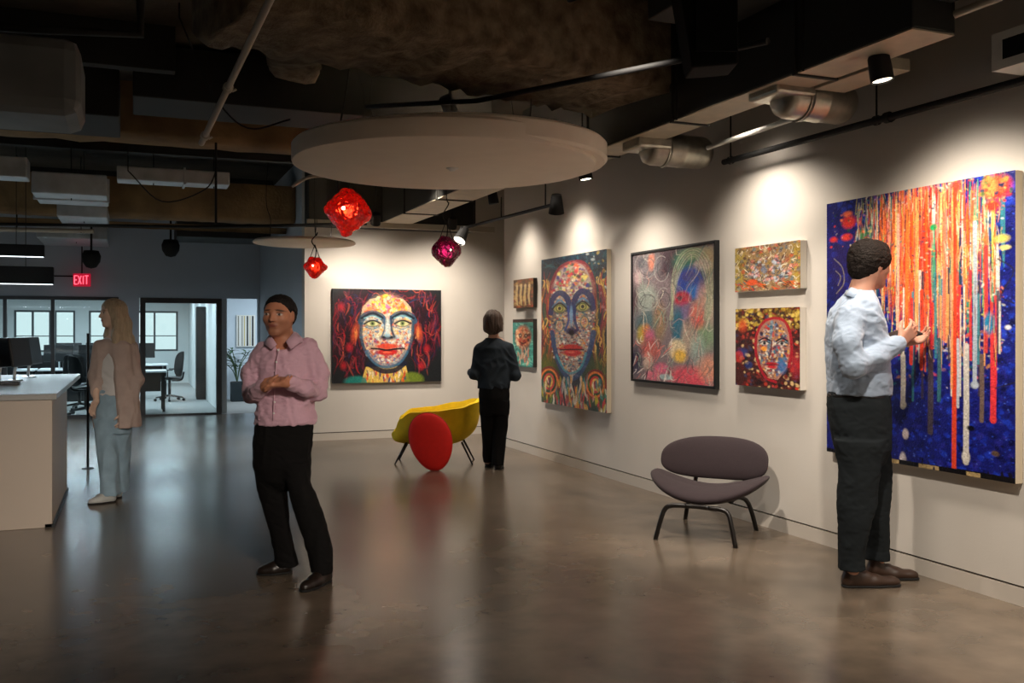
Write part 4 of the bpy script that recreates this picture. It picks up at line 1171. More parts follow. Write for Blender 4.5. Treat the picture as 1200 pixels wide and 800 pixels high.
# hands joined palm up in front of the chest
F.cap(wrL, wrL + (wrL - elL).normalized() * .02, .028, .026, .02); F.cap(wrR, wrR + (wrR - elR).normalized() * .02, .028, .026, .02)
hand(F, wrL, (.98, -.1, .12), (.1, .25, 1), (0, -1, .3), .98, (.25, .35, .25))
hand(F, wrR, (-.9, -.25, .05), (-.2, .4, -.6), (0, .2, 1), .98, (.35, .6, .4))
F.mesh('body', M['skin'], g.t, lambda V: H.colour(V, (190, 128, 98), (34, 24, 20), (140, 78, 68), .30))
M['hair_black'] = mat('greying_black_hair', rgb(34, 29, 27), .7, var=.35, vscale=60, bump=.5, bscale=150, spec=.2)
short_hair(g, H, M['hair_black'], plane=((.36, .40), (-.04, -.10)), grow=.03)
# shirt
def shirt_mat(nm, c, c2, stripe=None):
    m = mat(nm, rgb(*c), .8, var=.06, vscale=8, bump=.12, bscale=240, sheen=.2)
    return m
M['pink'] = shirt_mat('dusty_pink_cotton', (208, 166, 182), None)
F = Field((-.44, -.42, .85), (.44, .34, 1.50), .0055)
F.loft(g.rows([(396, 323, 349, .03, .07), (402, 313, 357, .03, .09), (407, 305, 365, .03, .105), (416, 301, 369, .03, .12), (436, 302, 370, .025, .13), (460, 303, 366, .02, .135), (480, 301, 368, .015, .14), (492, 299, 371, .01, .145), (496, 299, 370, .01, .14)]), .02)
F.chain([shL + Vector((.02, 0, 0)), L(295, 438, .01), elL, L(300, 459, -.15), wrL + Vector((-.02, .05, 0))], [.062, .054, .047, .041, .036], .035)
F.chain([shR + Vector((-.03, 0, 0)), L(374, 436, .01), elR, L(358, 455, -.15), wrR + Vector((.03, .04, 0))], [.063, .055, .048, .042, .037], .035)
F.cap(L(302, 458, -.19), wrL + Vector((-.012, .02, 0)), .041, .041, .004); F.cap(L(345, 451, -.19), wrR + Vector((.014, .02, 0)), .042, .042, .004)
# collar opening and inside of the neck
F.ell(L(329, 395, -.05), (.050, .11, .075), None, .01, 'sub')
F.cap(L(331, 390, .02), L(333, 402, .03), .064, .060, .01, None, 'sub')
F.noise(.010, 26, .9, (1, 1, .7), 5); F.noise(.005, 60, .8, (1, 1, 1.5), 8)
sh = F.mesh('shirt', M['pink'], g.t)
# collar leaves
def collar(fig, pts_l, pts_r, m, parent, th=.006):
    for pts in (pts_l, pts_r):
        bm = nb()
        top = [Vector(p) for p in pts[0]]; bot = [Vector(p) for p in pts[1]]
        a = [bm.verts.new(p) for p in top]; b = [bm.verts.new(p) for p in bot]
        for i in range(len(a) - 1): bm.faces.new((a[i], a[i + 1], b[i + 1], b[i]))
        o = obj('collar', bm, m, parent, True); sd = o.modifiers.new('thick', 'SOLIDIFY'); sd.thickness = th; 
collar(g, ([L(348, 391, .08), L(349, 390, .02), L(345, 388, -.04), L(335, 400, -.115)], [L(357, 399, .10), L(358, 400, .01), L(352, 401, -.09), L(341, 409, -.115)]),
       ([L(316, 394, .07), L(315, 393, .02), L(317, 393, -.04), L(324, 403, -.115)], [L(309, 401, .09), L(308, 402, .01), L(311, 404, -.08), L(318, 409, -.105)]), M['pink'], sh)
for i, (x, y, v) in enumerate(((326, 410, -.112), (324, 424, -.118), (322, 471, -.128), (321, 484, -.135))):
    bm = nb(); lathe(bm, [(0, 0), (.0055, 0), (.006, .002), (0, .003)], 12, Matrix.Translation(L(x, y, v)) @ Matrix.Rotation(R(90), 4, 'X')); obj('button', bm, M['white'], sh)
bm = nb(); tube(bm, [L(327, 408, -.105), L(324, 424, -.112), L(322, 446, -.118), L(321, 470, -.122), L(320, 493, -.136)], .0045, 6); obj('placket', bm, M['pink'], sh, True)
# trousers
M['black_cloth'] = mat('black_trouser_cloth', rgb(14, 13, 13), .9, bump=.1, bscale=250, spec=.2)
F = Field((-.34, -.36, .03), (.34, .36, .98), .0055)
F.loft(g.rows([(490, 301, 366, .01, .115), (500, 298, 366, .01, .125), (520, 296, 365, .01, .13), (545, 299, 361, .01, .12), (562, 308, 354, .0, .09), (574, 326, 342, .0, .04)]), .02)
F.loft(g.rows([(540, 298, 333, .03, .10), (570, 302, 335, .04, .088), (595, 309, 338, .05, .080), (620, 316, 340, .08, .074), (645, 322, 345, .11, .07), (662, 322, 349, .12, .072)]), .02)
F.loft(g.rows([(540, 330, 363, -.01, .10), (565, 337, 363, -.05, .09), (590, 343, 374, -.08, .082), (615, 351, 382, -.10, .076), (645, 360, 391, -.11, .072), (670, 364, 390, -.11, .075)]), .02)
F.noise(.008, 18, .9, (1, 1, .45), 11); F.noise(.003, 48, .9, (1, 1, 1.2), 12)
F.mesh('trousers', M['black_cloth'], g.t)
bm = nb(); pts = [L(333, 495, .01) + Vector((.165 * math.cos(a) * .98, .125 * math.sin(a), 0)) for a in [2 * math.pi * k / 40 for k in range(41)]]
tube(bm, pts, .013, 8, cap=False); obj('belt', bm, M['leg'], g.t, True)
M['shoe_dark'] = mat('dark_brown_leather', rgb(34, 26, 22), .35)
a = L(343, 664, .13); b = L(301, 674, .06); a.z = b.z = 0; shoe(g, a, b, M['shoe_dark'])
a = L(386, 668, -.06); b = L(368, 688, -.20); a.z = b.z = 0; shoe(g, a, a + (b - a).normalized() * .27, M['shoe_dark'])

# ============ tall man in the pale blue shirt looking at the drip painting
g = Fig(1014, 684, 'person in pale blue shirt and dark trousers standing before the drip painting, turned away')
L = g.L
H = Head(L(1021, 310, 0), .262, (.93, .30, -.03), (0.04, 0, 1))
F = Field((-.30, -.36, 0), (.42, .40, 2.02), .0060)
H.build(F)
F.cap(H.p(0, -.12, -.22), L(1006, 352, 0), .066, .074, .03)
F.loft(g.rows([(348, 992, 1020, 0, .07), (360, 984, 1025, 0, .15), (400, 978, 1034, 0, .13), (440, 980, 1034, 0, .13), (480, 984, 1030, 0, .12), (520, 988, 1030, 0, .11)]), .03)
shN, shF = L(1000, 372, -.17), L(1008, 370, .18)
elN, elF = L(1000, 428, -.24), L(1016, 424, .22)
wrN, wrF = L(1055, 401, -.12), L(1058, 402, .06)
F.chain([shN, elN, wrN], [.040, .034, .028], .02); F.chain([shF, elF, wrF], [.040, .034, .028], .02)
hand(F, wrN, (.75, .15, .62), (-.2, 1, .2), (-.5, .2, .8), 1.05, (.3, .5, .35), .12)
hand(F, wrF, (.85, -.2, .25), (.1, -.6, .8), (0, .2, 1), 1.05, (.3, .5, .3))
g.leg(F, [(500, 978, 1036, -.06, .10), (550, 984, 1030, -.09, .09), (590, 982, 1026, -.09, .085), (620, 983, 1018, -.08, .078), (650, 984, 1013, -.07, .072), (667, 984, 1014, -.07, .064)], .6)
g.leg(F, [(500, 986, 1042, .06, .10), (550, 994, 1044, .09, .09), (580, 998, 1043, .09, .085), (610, 1010, 1040, .10, .078), (640, 1014, 1041, .12, .072), (655, 1014, 1043, .12, .064)], .6)
F.mesh('body', M['skin'], g.t, lambda V: H.colour(V, (188, 138, 116), (44, 32, 26), (150, 90, 80), .25))
M['hair_brown'] = mat('dark_brown_hair', rgb(30, 23, 19), .75, var=.5, vscale=70, bump=.9, bscale=110, spec=.15)
short_hair(g, H, M['hair_brown'], plane=((.46, .20), (.10, -.26)), grow=.055, seed=8, back=-.34, vol=(1.03, 1.03, 1.02), amp=.005, fr=74, ears=False, extra=(((0, .14, .33), (.24, .26, .18)), ((0, -.22, .30), (.27, .26, .2)), ((0, -.30, -.12), (.24, .20, .26)), ((.2, .12, .12), (.14, .2, .2)), ((-.2, .12, .12), (.14, .2, .2))))
M['paleblue'] = shirt_mat('pale_blue_cotton', (146, 162, 182), None)
F = Field((-.32, -.40, .98), (.40, .40, 1.72), .0060)
F.loft(g.rows([(340, 994, 1022, .0, .085), (346, 990, 1023, 0, .11), (352, 985, 1025, 0, .16), (362, 977, 1028, 0, .19), (380, 971, 1034, 0, .195), (405, 970, 1037, 0, .185), (430, 971, 1040, 0, .18), (450, 972, 1042, 0, .185), (462, 973, 1042, 0, .18)]), .02)
F.chain([shN + Vector((-.01, .03, 0)), L(993, 402, -.22), elN, L(1026, 419, -.18), L(1046, 406, -.135)], [.080, .070, .064, .052, .047], .04)
F.chain([shF + Vector((0, -.03, 0)), L(1008, 400, .23), elF, L(1036, 414, .14), L(1050, 405, .08)], [.080, .070, .062, .050, .046], .04)
F.cap(L(1042, 409, -.145), L(1051, 403, -.125), .050, .049, .004)
F.cap(L(1009, 336, 0), L(1008, 352, 0), .070, .070, .01, None, 'sub')
F.noise(.008, 20, .9, (1, 1, .8), 21); F.noise(.004, 55, .9, (1, 1, 1.4), 22)
sh = F.mesh('shirt', M['paleblue'], g.t)
collar(g, ([L(996, 336, 0), L(1000, 337, -.075), L(1012, 342, -.085), L(1026, 350, -.04)], [L(989, 345, 0), L(994, 346, -.10), L(1008, 352, -.12), L(1022, 359, -.075)]),
       ([L(996, 336, 0), L(1000, 337, .075), L(1012, 342, .085), L(1026, 350, .04)], [L(989, 345, 0), L(994, 346, .10), L(1008, 352, .12), L(1022, 359, .075)]), M['paleblue'], sh)
M['charcoal'] = mat('charcoal_trouser_cloth', rgb(30, 35, 38), .9, bump=.1, bscale=250, spec=.2)
F = Field((-.30, -.36, .03), (.32, .38, 1.16), .0060)
F.loft(g.rows([(459, 973, 1041, 0, .165), (475, 972, 1042, 0, .175), (500, 975, 1042, 0, .175), (525, 980, 1042, 0, .155), (542, 992, 1034, 0, .11), (555, 1006, 1020, 0, .05)]), .02)
F.loft(g.rows([(515, 978, 1036, -.09, .10), (550, 984, 1030, -.09, .09), (590, 982, 1026, -.09, .085), (620, 983, 1018, -.08, .078), (650, 984, 1013, -.07, .072), (667, 984, 1014, -.07, .074)]), .02)
F.loft(g.rows([(515, 986, 1042, .09, .10), (550, 994, 1044, .09, .09), (580, 998, 1043, .09, .085), (610, 1010, 1040, .10, .078), (640, 1014, 1041, .12, .072), (655, 1014, 1043, .12, .074)]), .02)
F.noise(.009, 16, .9, (1, 1, .4), 31); F.noise(.003, 42, .9, (1, 1, 1.2), 32)
F.mesh('trousers', M['charcoal'], g.t)
bm = nb(); pts = [L(1007, 463, 0) + Vector((.160 * math.cos(a), .160 * math.sin(a), 0)) for a in [2 * math.pi * k / 40 for k in range(41)]]
tube(bm, pts, .014, 8, cap=False); obj('belt', bm, M['leg'], g.t, True)
M['shoe_brown'] = mat('brown_leather', rgb(58, 40, 30), .4)
a = L(986, 682, -.06); a.z = 0; shoe(g, a, a + Vector((.34, .02, 0)), M['shoe_brown'])
a = L(1014, 672, .13); a.z = 0; shoe(g, a, a + Vector((.30, -.03, 0)), M['shoe_brown'])
# tablet held in his hands
q = g.t.matrix_world
c = L(1050, 394, -.02)
ti = thing('tablet', 'slim dark tablet held by the person in the pale blue shirt', 'tablet', Matrix.Translation(g.t.location) @ Matrix.Rotation(-YAW, 4, 'Z') @ c, -YAW)
Mt = Matrix.Rotation(R(-16), 4, 'Y') @ Matrix.Rotation(R(14), 4, 'X')
bm = nb(); box(bm, -.12, .12, -.08, .08, -.005, .005, .003, Mt); obj('case', bm, M['screen_black'], ti)
bm = nb(); box(bm, -.11, .11, -.072, .072, .005, .0062, 0, Mt); obj('screen', bm, M['glossblack'], ti)

# ============ long haired woman near the counter
g = Fig(133, 586, 'person with long blonde hair, taupe cardigan and pale jeans walking beside the reception counter')
L = g.L
H = Head(L(131, 367, 0), .235, (-.72, -.69, .0))
F = Field((-.34, -.40, 0), (.38, .40, 1.80), .0065)
H.build(F, True)
F.cap(H.p(0, -.12, -.22), L(136, 400, .02), .050, .055, .03)
F.loft(g.rows([(394, 126, 146, .02, .06), (402, 117, 152, .02, .09), (430, 119, 152, .02, .09), (452, 120, 150, .02, .085), (475, 115, 152, .02, .11), (500, 118, 150, .02, .11)]), .03)
sA, sB = L(118, 406, -.05), L(153, 407, .08)
eA, eB = L(111, 440, -.02), L(160, 445, .04)
wA, wB = L(113, 470, -.14), L(148, 484, -.06)
F.chain([sA, eA, wA], [.04, .034, .024], .03); F.chain([sB, eB, wB], [.04, .034, .024], .03)
hand(F, wA, (-.2, -.5, -.8), (.7, -.2, 0), (0, -1, 0), .88, (.25, .3, .2)); hand(F, wB, (-.3, -.3, -.9), (-.6, .2, 0), (0, -1, 0), .88, (.25, .3, .2))
g.leg(F, [(490, 112, 136, -.02, .10), (530, 115, 137, -.05, .085), (560, 119, 138, -.06, .07), (580, 119, 140, -.07, .05)])
g.leg(F, [(490, 130, 153, .04, .10), (530, 131, 152, .08, .085), (560, 131, 150, .12, .07), (575, 130, 150, .13, .05)])
F.mesh('body', M['skin'], g.t, lambda V: H.colour(V, (214, 184, 164), (150, 120, 94), (176, 110, 104)))
M['blonde'] = mat('light_blonde_hair', rgb(188, 168, 140), .5, var=.3, vscale=22, bump=.7, bscale=60, stretch=(4, 4, .6))
hh = H.hh
F = Field(H.c - np.array([.26, .26, .52], dtype=np.float32), H.c + np.array([.26, .26, .2], dtype=np.float32), .006)
A = [H.r, H.f, H.u]
F.ell(H.p(0, -.08, .13), [.37 * hh, .44 * hh, .42 * hh], A, 0)
for q in (-1, 1):
    F.chain([H.p(q * .26, .0, .1), H.p(q * .33, -.06, -.3), H.p(q * .36, -.05, -.8), H.p(q * .33, .0, -1.35)], [.17 * hh, .16 * hh, .17 * hh, .10 * hh], .03)
    F.chain([H.p(q * .12, -.25, .1), H.p(q * .18, -.36, -.4), H.p(q * .2, -.45, -1.0), H.p(q * .18, -.46, -1.6)], [.22 * hh, .24 * hh, .24 * hh, .12 * hh], .05)
F.ell(H.p(0, .36, -.10), [.22 * hh, .34 * hh, .42 * hh], A, .01, 'sub')
F.noise(.010, 38, .8, (1.6, 1.6, .3), 40)
F.mesh('hair', M['blonde'], g.t)
M['taupe'] = mat('taupe_knit', rgb(178, 160, 152), .9, var=.15, vscale=14, bump=.4, bscale=160)
M['greytop'] = mat('pale_grey_top', rgb(196, 196, 196), .85, bump=.15, bscale=200)
F = Field((-.22, -.22, .9), (.22, .24, 1.5), .006)
F.loft(g.rows([(396, 124, 148, .02, .07), (402, 117, 152, .02, .10), (430, 116, 154, .015, .115), (450, 117, 152, .015, .105), (462, 115, 153, .015, .12)]), .02)
F.cap(L(135, 388, .01), L(136, 401, .0), .055, .052, .01, None, 'sub'); F.noise(.008, 24, .9, seed=41)
F.mesh('top', M['greytop'], g.t)
F = Field((-.38, -.30, .62), (.38, .34, 1.52), .006)
F.loft(g.rows([(397, 122, 150, .02, .08), (403, 114, 156, .02, .12), (430, 112, 158, .02, .14), (455, 111, 160, .02, .145), (480, 110, 163, .02, .15), (500, 112, 164, .02, .15)]), .02)
F.chain([sA, eA, L(113, 461, -.11)], [.06, .052, .042], .03); F.chain([sB, eB, L(152, 476, -.03)], [.062, .056, .045], .03)
# open front: cut a wedge facing her way, hollow inside
F.cap(L(119, 402, -.20), L(117, 520, -.20), .11, .15, .01, None, 'sub')
F.cap(L(135, 385, .01), L(136, 400, .0), .062, .062, .01, None, 'sub'); F.noise(.010, 22, .9, (1, 1, .5), 42)
F.mesh('cardigan', M['taupe'], g.t)
M['denim'] = mat('pale_denim', rgb(142, 170, 188), .85, var=.25, vscale=9, bump=.2, bscale=200)
F = Field((-.22, -.30, .02), (.24, .34, .98), .006)
F.loft(g.rows([(456, 115, 152, .015, .11), (470, 112, 153, .015, .125), (490, 112, 153, .015, .13), (508, 114, 151, .015, .11)]), .02)
F.loft(g.rows([(490, 112, 136, -.02, .10), (530, 115, 137, -.05, .085), (560, 119, 138, -.06, .085), (580, 119, 140, -.07, .09)]), .02)
F.loft(g.rows([(490, 130, 153, .04, .10), (530, 131, 152, .08, .085), (560, 131, 150, .12, .085), (575, 130, 150, .13, .09)]), .02)
F.noise(.010, 18, .9, (1, 1, .5), 43)
F.mesh('jeans', M['denim'], g.t)
M['pale_shoe'] = mat('pale_grey_shoe', rgb(176, 180, 178), .4)
a = L(136, 584, -.06); a.z = 0; shoe(g, a, a + Vector((-.17, -.15, 0)), M['pale_shoe'])
a = L(143, 578, .14); a.z = 0; shoe(g, a, a + Vector((-.17, -.15, 0)), M['pale_shoe'])

# ============ woman seen from behind, far side
g = Fig(578, 549, 'person seen from behind in dark sweater and black trousers, beside the yellow chair')
L = g.L
H = Head(L(578, 377, 0), .235, (.15, .98, -.05))
F = Field((-.38, -.30, 0), (.38, .36, 1.70), .0065)
H.build(F, True)
F.cap(H.p(0, -.12, -.22), L(579, 400, .0), .052, .056, .03)
F.loft(g.rows([(396, 570, 588, 0, .06), (404, 562, 597, 0, .09), (430, 564, 595, 0, .09), (455, 564, 594, 0, .10), (480, 565, 593, 0, .10)]), .03)
sA, sB = L(561, 408, .0), L(598, 408, .0)
eA, eB = L(556, 439, -.03), L(604, 440, -.03)
wA, wB = L(552, 436, .20), L(604, 436, .20)
F.chain([sA, eA, wA], [.04, .034, .024], .03); F.chain([sB, eB, wB], [.04, .034, .024], .03)
hand(F, wA, (.3, .9, .1), (.6, 0, -.2), (0, 0, 1), .88, (.3, .4, .3)); hand(F, wB, (-.3, .9, .1), (-.6, 0, -.2), (0, 0, 1), .88, (.3, .4, .3))
g.leg(F, [(470, 562, 580, 0, .10), (500, 564, 579, .01, .075), (525, 565, 578, .05, .062), (541, 566, 578, .10, .055)])
g.leg(F, [(470, 578, 597, 0, .10), (500, 578, 595, -.01, .075), (525, 577, 592, -.03, .062), (545, 576, 590, -.06, .055)])
F.mesh('body', M['skin'], g.t, lambda V: H.colour(V, (196, 154, 132), (60, 44, 34)))
M['hair_mid'] = mat('mid_brown_hair', rgb(84, 66, 54), .5, var=.4, vscale=20, bump=.7, bscale=60, stretch=(4, 4, .8))
hh = H.hh
F = Field(H.c - .27, H.c + .27, .006); A = [H.r, H.f, H.u]
F.ell(H.p(0, -.08, .12), [.40 * hh, .45 * hh, .43 * hh], A, 0)
F.ell(H.p(0, -.18, -.22), [.40 * hh, .33 * hh, .38 * hh], A, .04)
for q in (-1, 1): F.chain([H.p(q * .28, .0, .1), H.p(q * .33, .0, -.35)], [.14 * hh, .11 * hh], .03)
F.ell(H.p(0, .40, -.10), [.22 * hh, .34 * hh, .42 * hh], A, .01, 'sub')
F.noise(.012, 34, .8, (1.5, 1.5, .5), 50)
F.mesh('hair', M['hair_mid'], g.t)
M['navy'] = mat('dark_teal_knit', rgb(34, 46, 56), .9, var=.2, vscale=10, bump=.3, bscale=160)
F = Field((-.38, -.26, .8), (.38, .34, 1.45), .006)
F.loft(g.rows([(396, 570, 588, 0, .065), (401, 564, 594, 0, .09), (407, 558, 600, 0, .11), (425, 559, 599, 0, .12), (445, 560, 598, 0, .12), (455, 560, 597, 0, .125)]), .02)
F.chain([sA + Vector((.01, 0, 0)), eA, wA + Vector((0, -.03, 0))], [.058, .052, .040], .03); F.chain([sB + Vector((-.01, 0, 0)), eB, wB + Vector((0, -.03, 0))], [.058, .052, .040], .03)
F.noise(.010, 22, .9, seed=51)
F.mesh('sweater', M['navy'], g.t)
F = Field((-.24, -.26, .03), (.24, .30, .92), .006)
F.loft(g.rows([(450, 562, 596, 0, .115), (465, 561, 597, 0, .125), (485, 563, 596, 0, .11)]), .02)
F.loft(g.rows([(470, 562, 580, 0, .10), (500, 564, 579, .01, .075), (525, 565, 578, .05, .062), (541, 566, 578, .10, .062)]), .02)
F.loft(g.rows([(470, 578, 597, 0, .10), (500, 578, 595, -.01, .075), (525, 577, 592, -.03, .062), (545, 576, 590, -.06, .062)]), .02)
F.noise(.008, 20, .9, (1, 1, .5), 52)
F.mesh('trousers', M['black_cloth'], g.t)
a = L(572, 544, .07); a.z = 0; shoe(g, a, a + Vector((.02, .24, 0)), M['shoe_dark'])
a = L(583, 551, -.10); a.z = 0; shoe(g, a, a + Vector((.03, .24, 0)), M['shoe_dark'])
# ------------------------------------------------------------------ blown glass pendants
def blown_glass(nm, col, deep):
    m = bpy.data.materials.new(nm); m.use_nodes = True
    nt = m.node_tree; N = nt.nodes; L = nt.links; b = N['Principled BSDF']
    tc = N.new('ShaderNodeTexCoord'); v = N.new('ShaderNodeTexVoronoi'); v.inputs['Scale'].default_value = 24
    v.feature = 'DISTANCE_TO_EDGE'
    n = N.new('ShaderNodeTexNoise'); n.inputs['Scale'].default_value = 9
    L.new(tc.outputs['Object'], n.inputs['Vector']); L.new(tc.outputs['Object'], v.inputs['Vector'])
    cr = N.new('ShaderNodeValToRGB'); cr.color_ramp.elements[0].color = deep; cr.color_ramp.elements[1].color = col
    cr.color_ramp.elements[0].position = .38; cr.color_ramp.elements[1].position = .62
    L.new(n.outputs['Fac'], cr.inputs['Fac']); L.new(cr.outputs['Color'], b.inputs['Base Color'])
    b.inputs['Roughness'].default_value = .08; b.inputs['Transmission Weight'].default_value = .35; b.inputs['IOR'].default_value = 1.45
    b.inputs['Coat Weight'].default_value = .6
    bp = N.new('ShaderNodeBump'); bp.inputs['Strength'].default_value = .9; bp.inputs['Distance'].default_value = .02
    L.new(v.outputs['Distance'], bp.inputs['Height']); L.new(bp.outputs['Normal'], b.inputs['Normal'])
    return m
def _glow(m, c, st):
    b = m.node_tree.nodes['Principled BSDF']; b.inputs['Emission Color'].default_value = c; b.inputs['Emission Strength'].default_value = st; b.inputs['Transmission Weight'].default_value = .15
M['glass_red'] = blown_glass('red_blown_glass', rgb(232, 34, 14), rgb(150, 6, 4))
M['glass_purple'] = blown_glass('purple_blown_glass', rgb(150, 14, 66), rgb(60, 4, 30))
_glow(M['glass_red'], (1, .02, .01, 1), .07); _glow(M['glass_purple'], (.6, .01, .12, 1), .02)
M['bulb_glint'] = mat('glowing_bulb', (1, 1, 1, 1), .4, emit=(1, .75, .5, 1), estr=8)
def pendant(label, c, rad, m, lobes, bulb_on, power, col, cord='wire', seed=1, squash=1.0, br=.02):
    t = thing('glass_pendant', label, 'pendant lamp', c, 0, 'blown glass pendants')
    rnd = random.Random(seed); e_ = rad * 1.15
    F = Field((-e_, -e_, -e_), (e_, e_, e_), rad / 24)
    F.ell((0, 0, 0), (rad * .79,) * 3, None, 0)
    for l in lobes:
        d = Vector(l[:3]).normalized(); br_ = rad * l[4]
        F.ell(d * (rad * (.72 + l[3]) - br_), (br_,) * 3, None, rad * .16)
    for k in range(16):                                   # small raised blisters all over the skin
        d = Vector((rnd.gauss(0, 1), rnd.gauss(0, 1), rnd.gauss(0, 1))).normalized()
        F.ell(d * rad * .66, (rad * rnd.uniform(.12, .2),) * 3, None, rad * .08)
    F.noise(rad * .06, 9 / rad, .9, seed=seed)
    F.ell((0, 0, rad * 1.02), (rad * .13, rad * .13, rad * .3), None, rad * .04, 'sub')
    F.mesh('glass_shade', m, t)
    bm = nb(); bmesh.ops.create_uvsphere(bm, u_segments=16, v_segments=10, radius=br); bmesh.ops.translate(bm, verts=bm.verts[:], vec=bulb_on)
    obj('bulb_glint', bm, M['bulb_glint'], t, True)  # glowing ball set out at the front skin as the glass's glint
    if power:
        L = bpy.data.lights.new('bulb_light', 'POINT'); L.energy = power; L.color = col; L.shadow_soft_size = .03
        lo = bpy.data.objects.new('bulb_light', L); C.objects.link(lo); lo.location = Vector(c) + Vector((0, 0, 0))
    top = DECK - c[2]
    bm = nb(); tube(bm, smooth_pts([(0, 0, rad * .6), (.012, 0, rad * 1.5), (-.03, .01, rad * 2.2), (.025, 0, rad * 2.9), (.0, 0, rad * 3.6), (0, 0, top)], 6), .006, 6); obj('cord', bm, M['black'], t, True)
    for s in (-1, 1):
        bm = nb(); tube(bm, [(s * rad * .42, 0, rad * .72), (0.0, 0, rad * 1.9)], .004, 6); obj('hanging_wire', bm, M['black'], t)
    return t
# bumps: direction x right-ish, y away, z up
def cam_dir(u, v, z): return (u * CS + v * SN, -u * SN + v * CS, z)
def lobe(u, v, z, a, w): return (*cam_dir(u, v, z), a, w)
pendant('largest red glass pendant glowing beside the big round panel', P(408, 247, 8.9), .235, M['glass_red'],
        [lobe(-1, -.1, .1, .24, .32), lobe(1, -.1, -.25, .26, .34), lobe(-.1, 0, 1, .22, .34), lobe(-.1, 0, -1, .34, .26), lobe(.55, -.2, -.8, .1, .3), lobe(.1, -1, .1, .12, .5)], Vector(cam_dir(-.01, -.19, .0)), 2.6, (1, .25, .1), seed=2)
pendant('small red glass pendant hanging on crossed wires under the small pale panel', P(369, 313, 9.6), .122, M['glass_red'],
        [lobe(-1, 0, .1, .24, .3), lobe(1, 0, .0, .34, .28), lobe(-.45, 0, .95, .24, .3), lobe(.45, 0, .9, .18, .3), lobe(-.1, 0, -1, .24, .4)], Vector(cam_dir(0, -.095, .01)), .6, (1, .25, .1), seed=5, br=.009)
pendant('purple glass pendant hanging in front of the back wall', P(523, 294, 9.6), .168, M['glass_purple'],
        [lobe(-1, 0, 0, .18, .5), lobe(1, 0, .05, .2, .45), lobe(.1, -1, 0, .2, .6), lobe(-.15, 0, 1, .24, .4), lobe(.1, 0, -1, .28, .4)], Vector(cam_dir(.05, -.135, .0)), .6, (1, .2, .4), seed=9, br=.011)
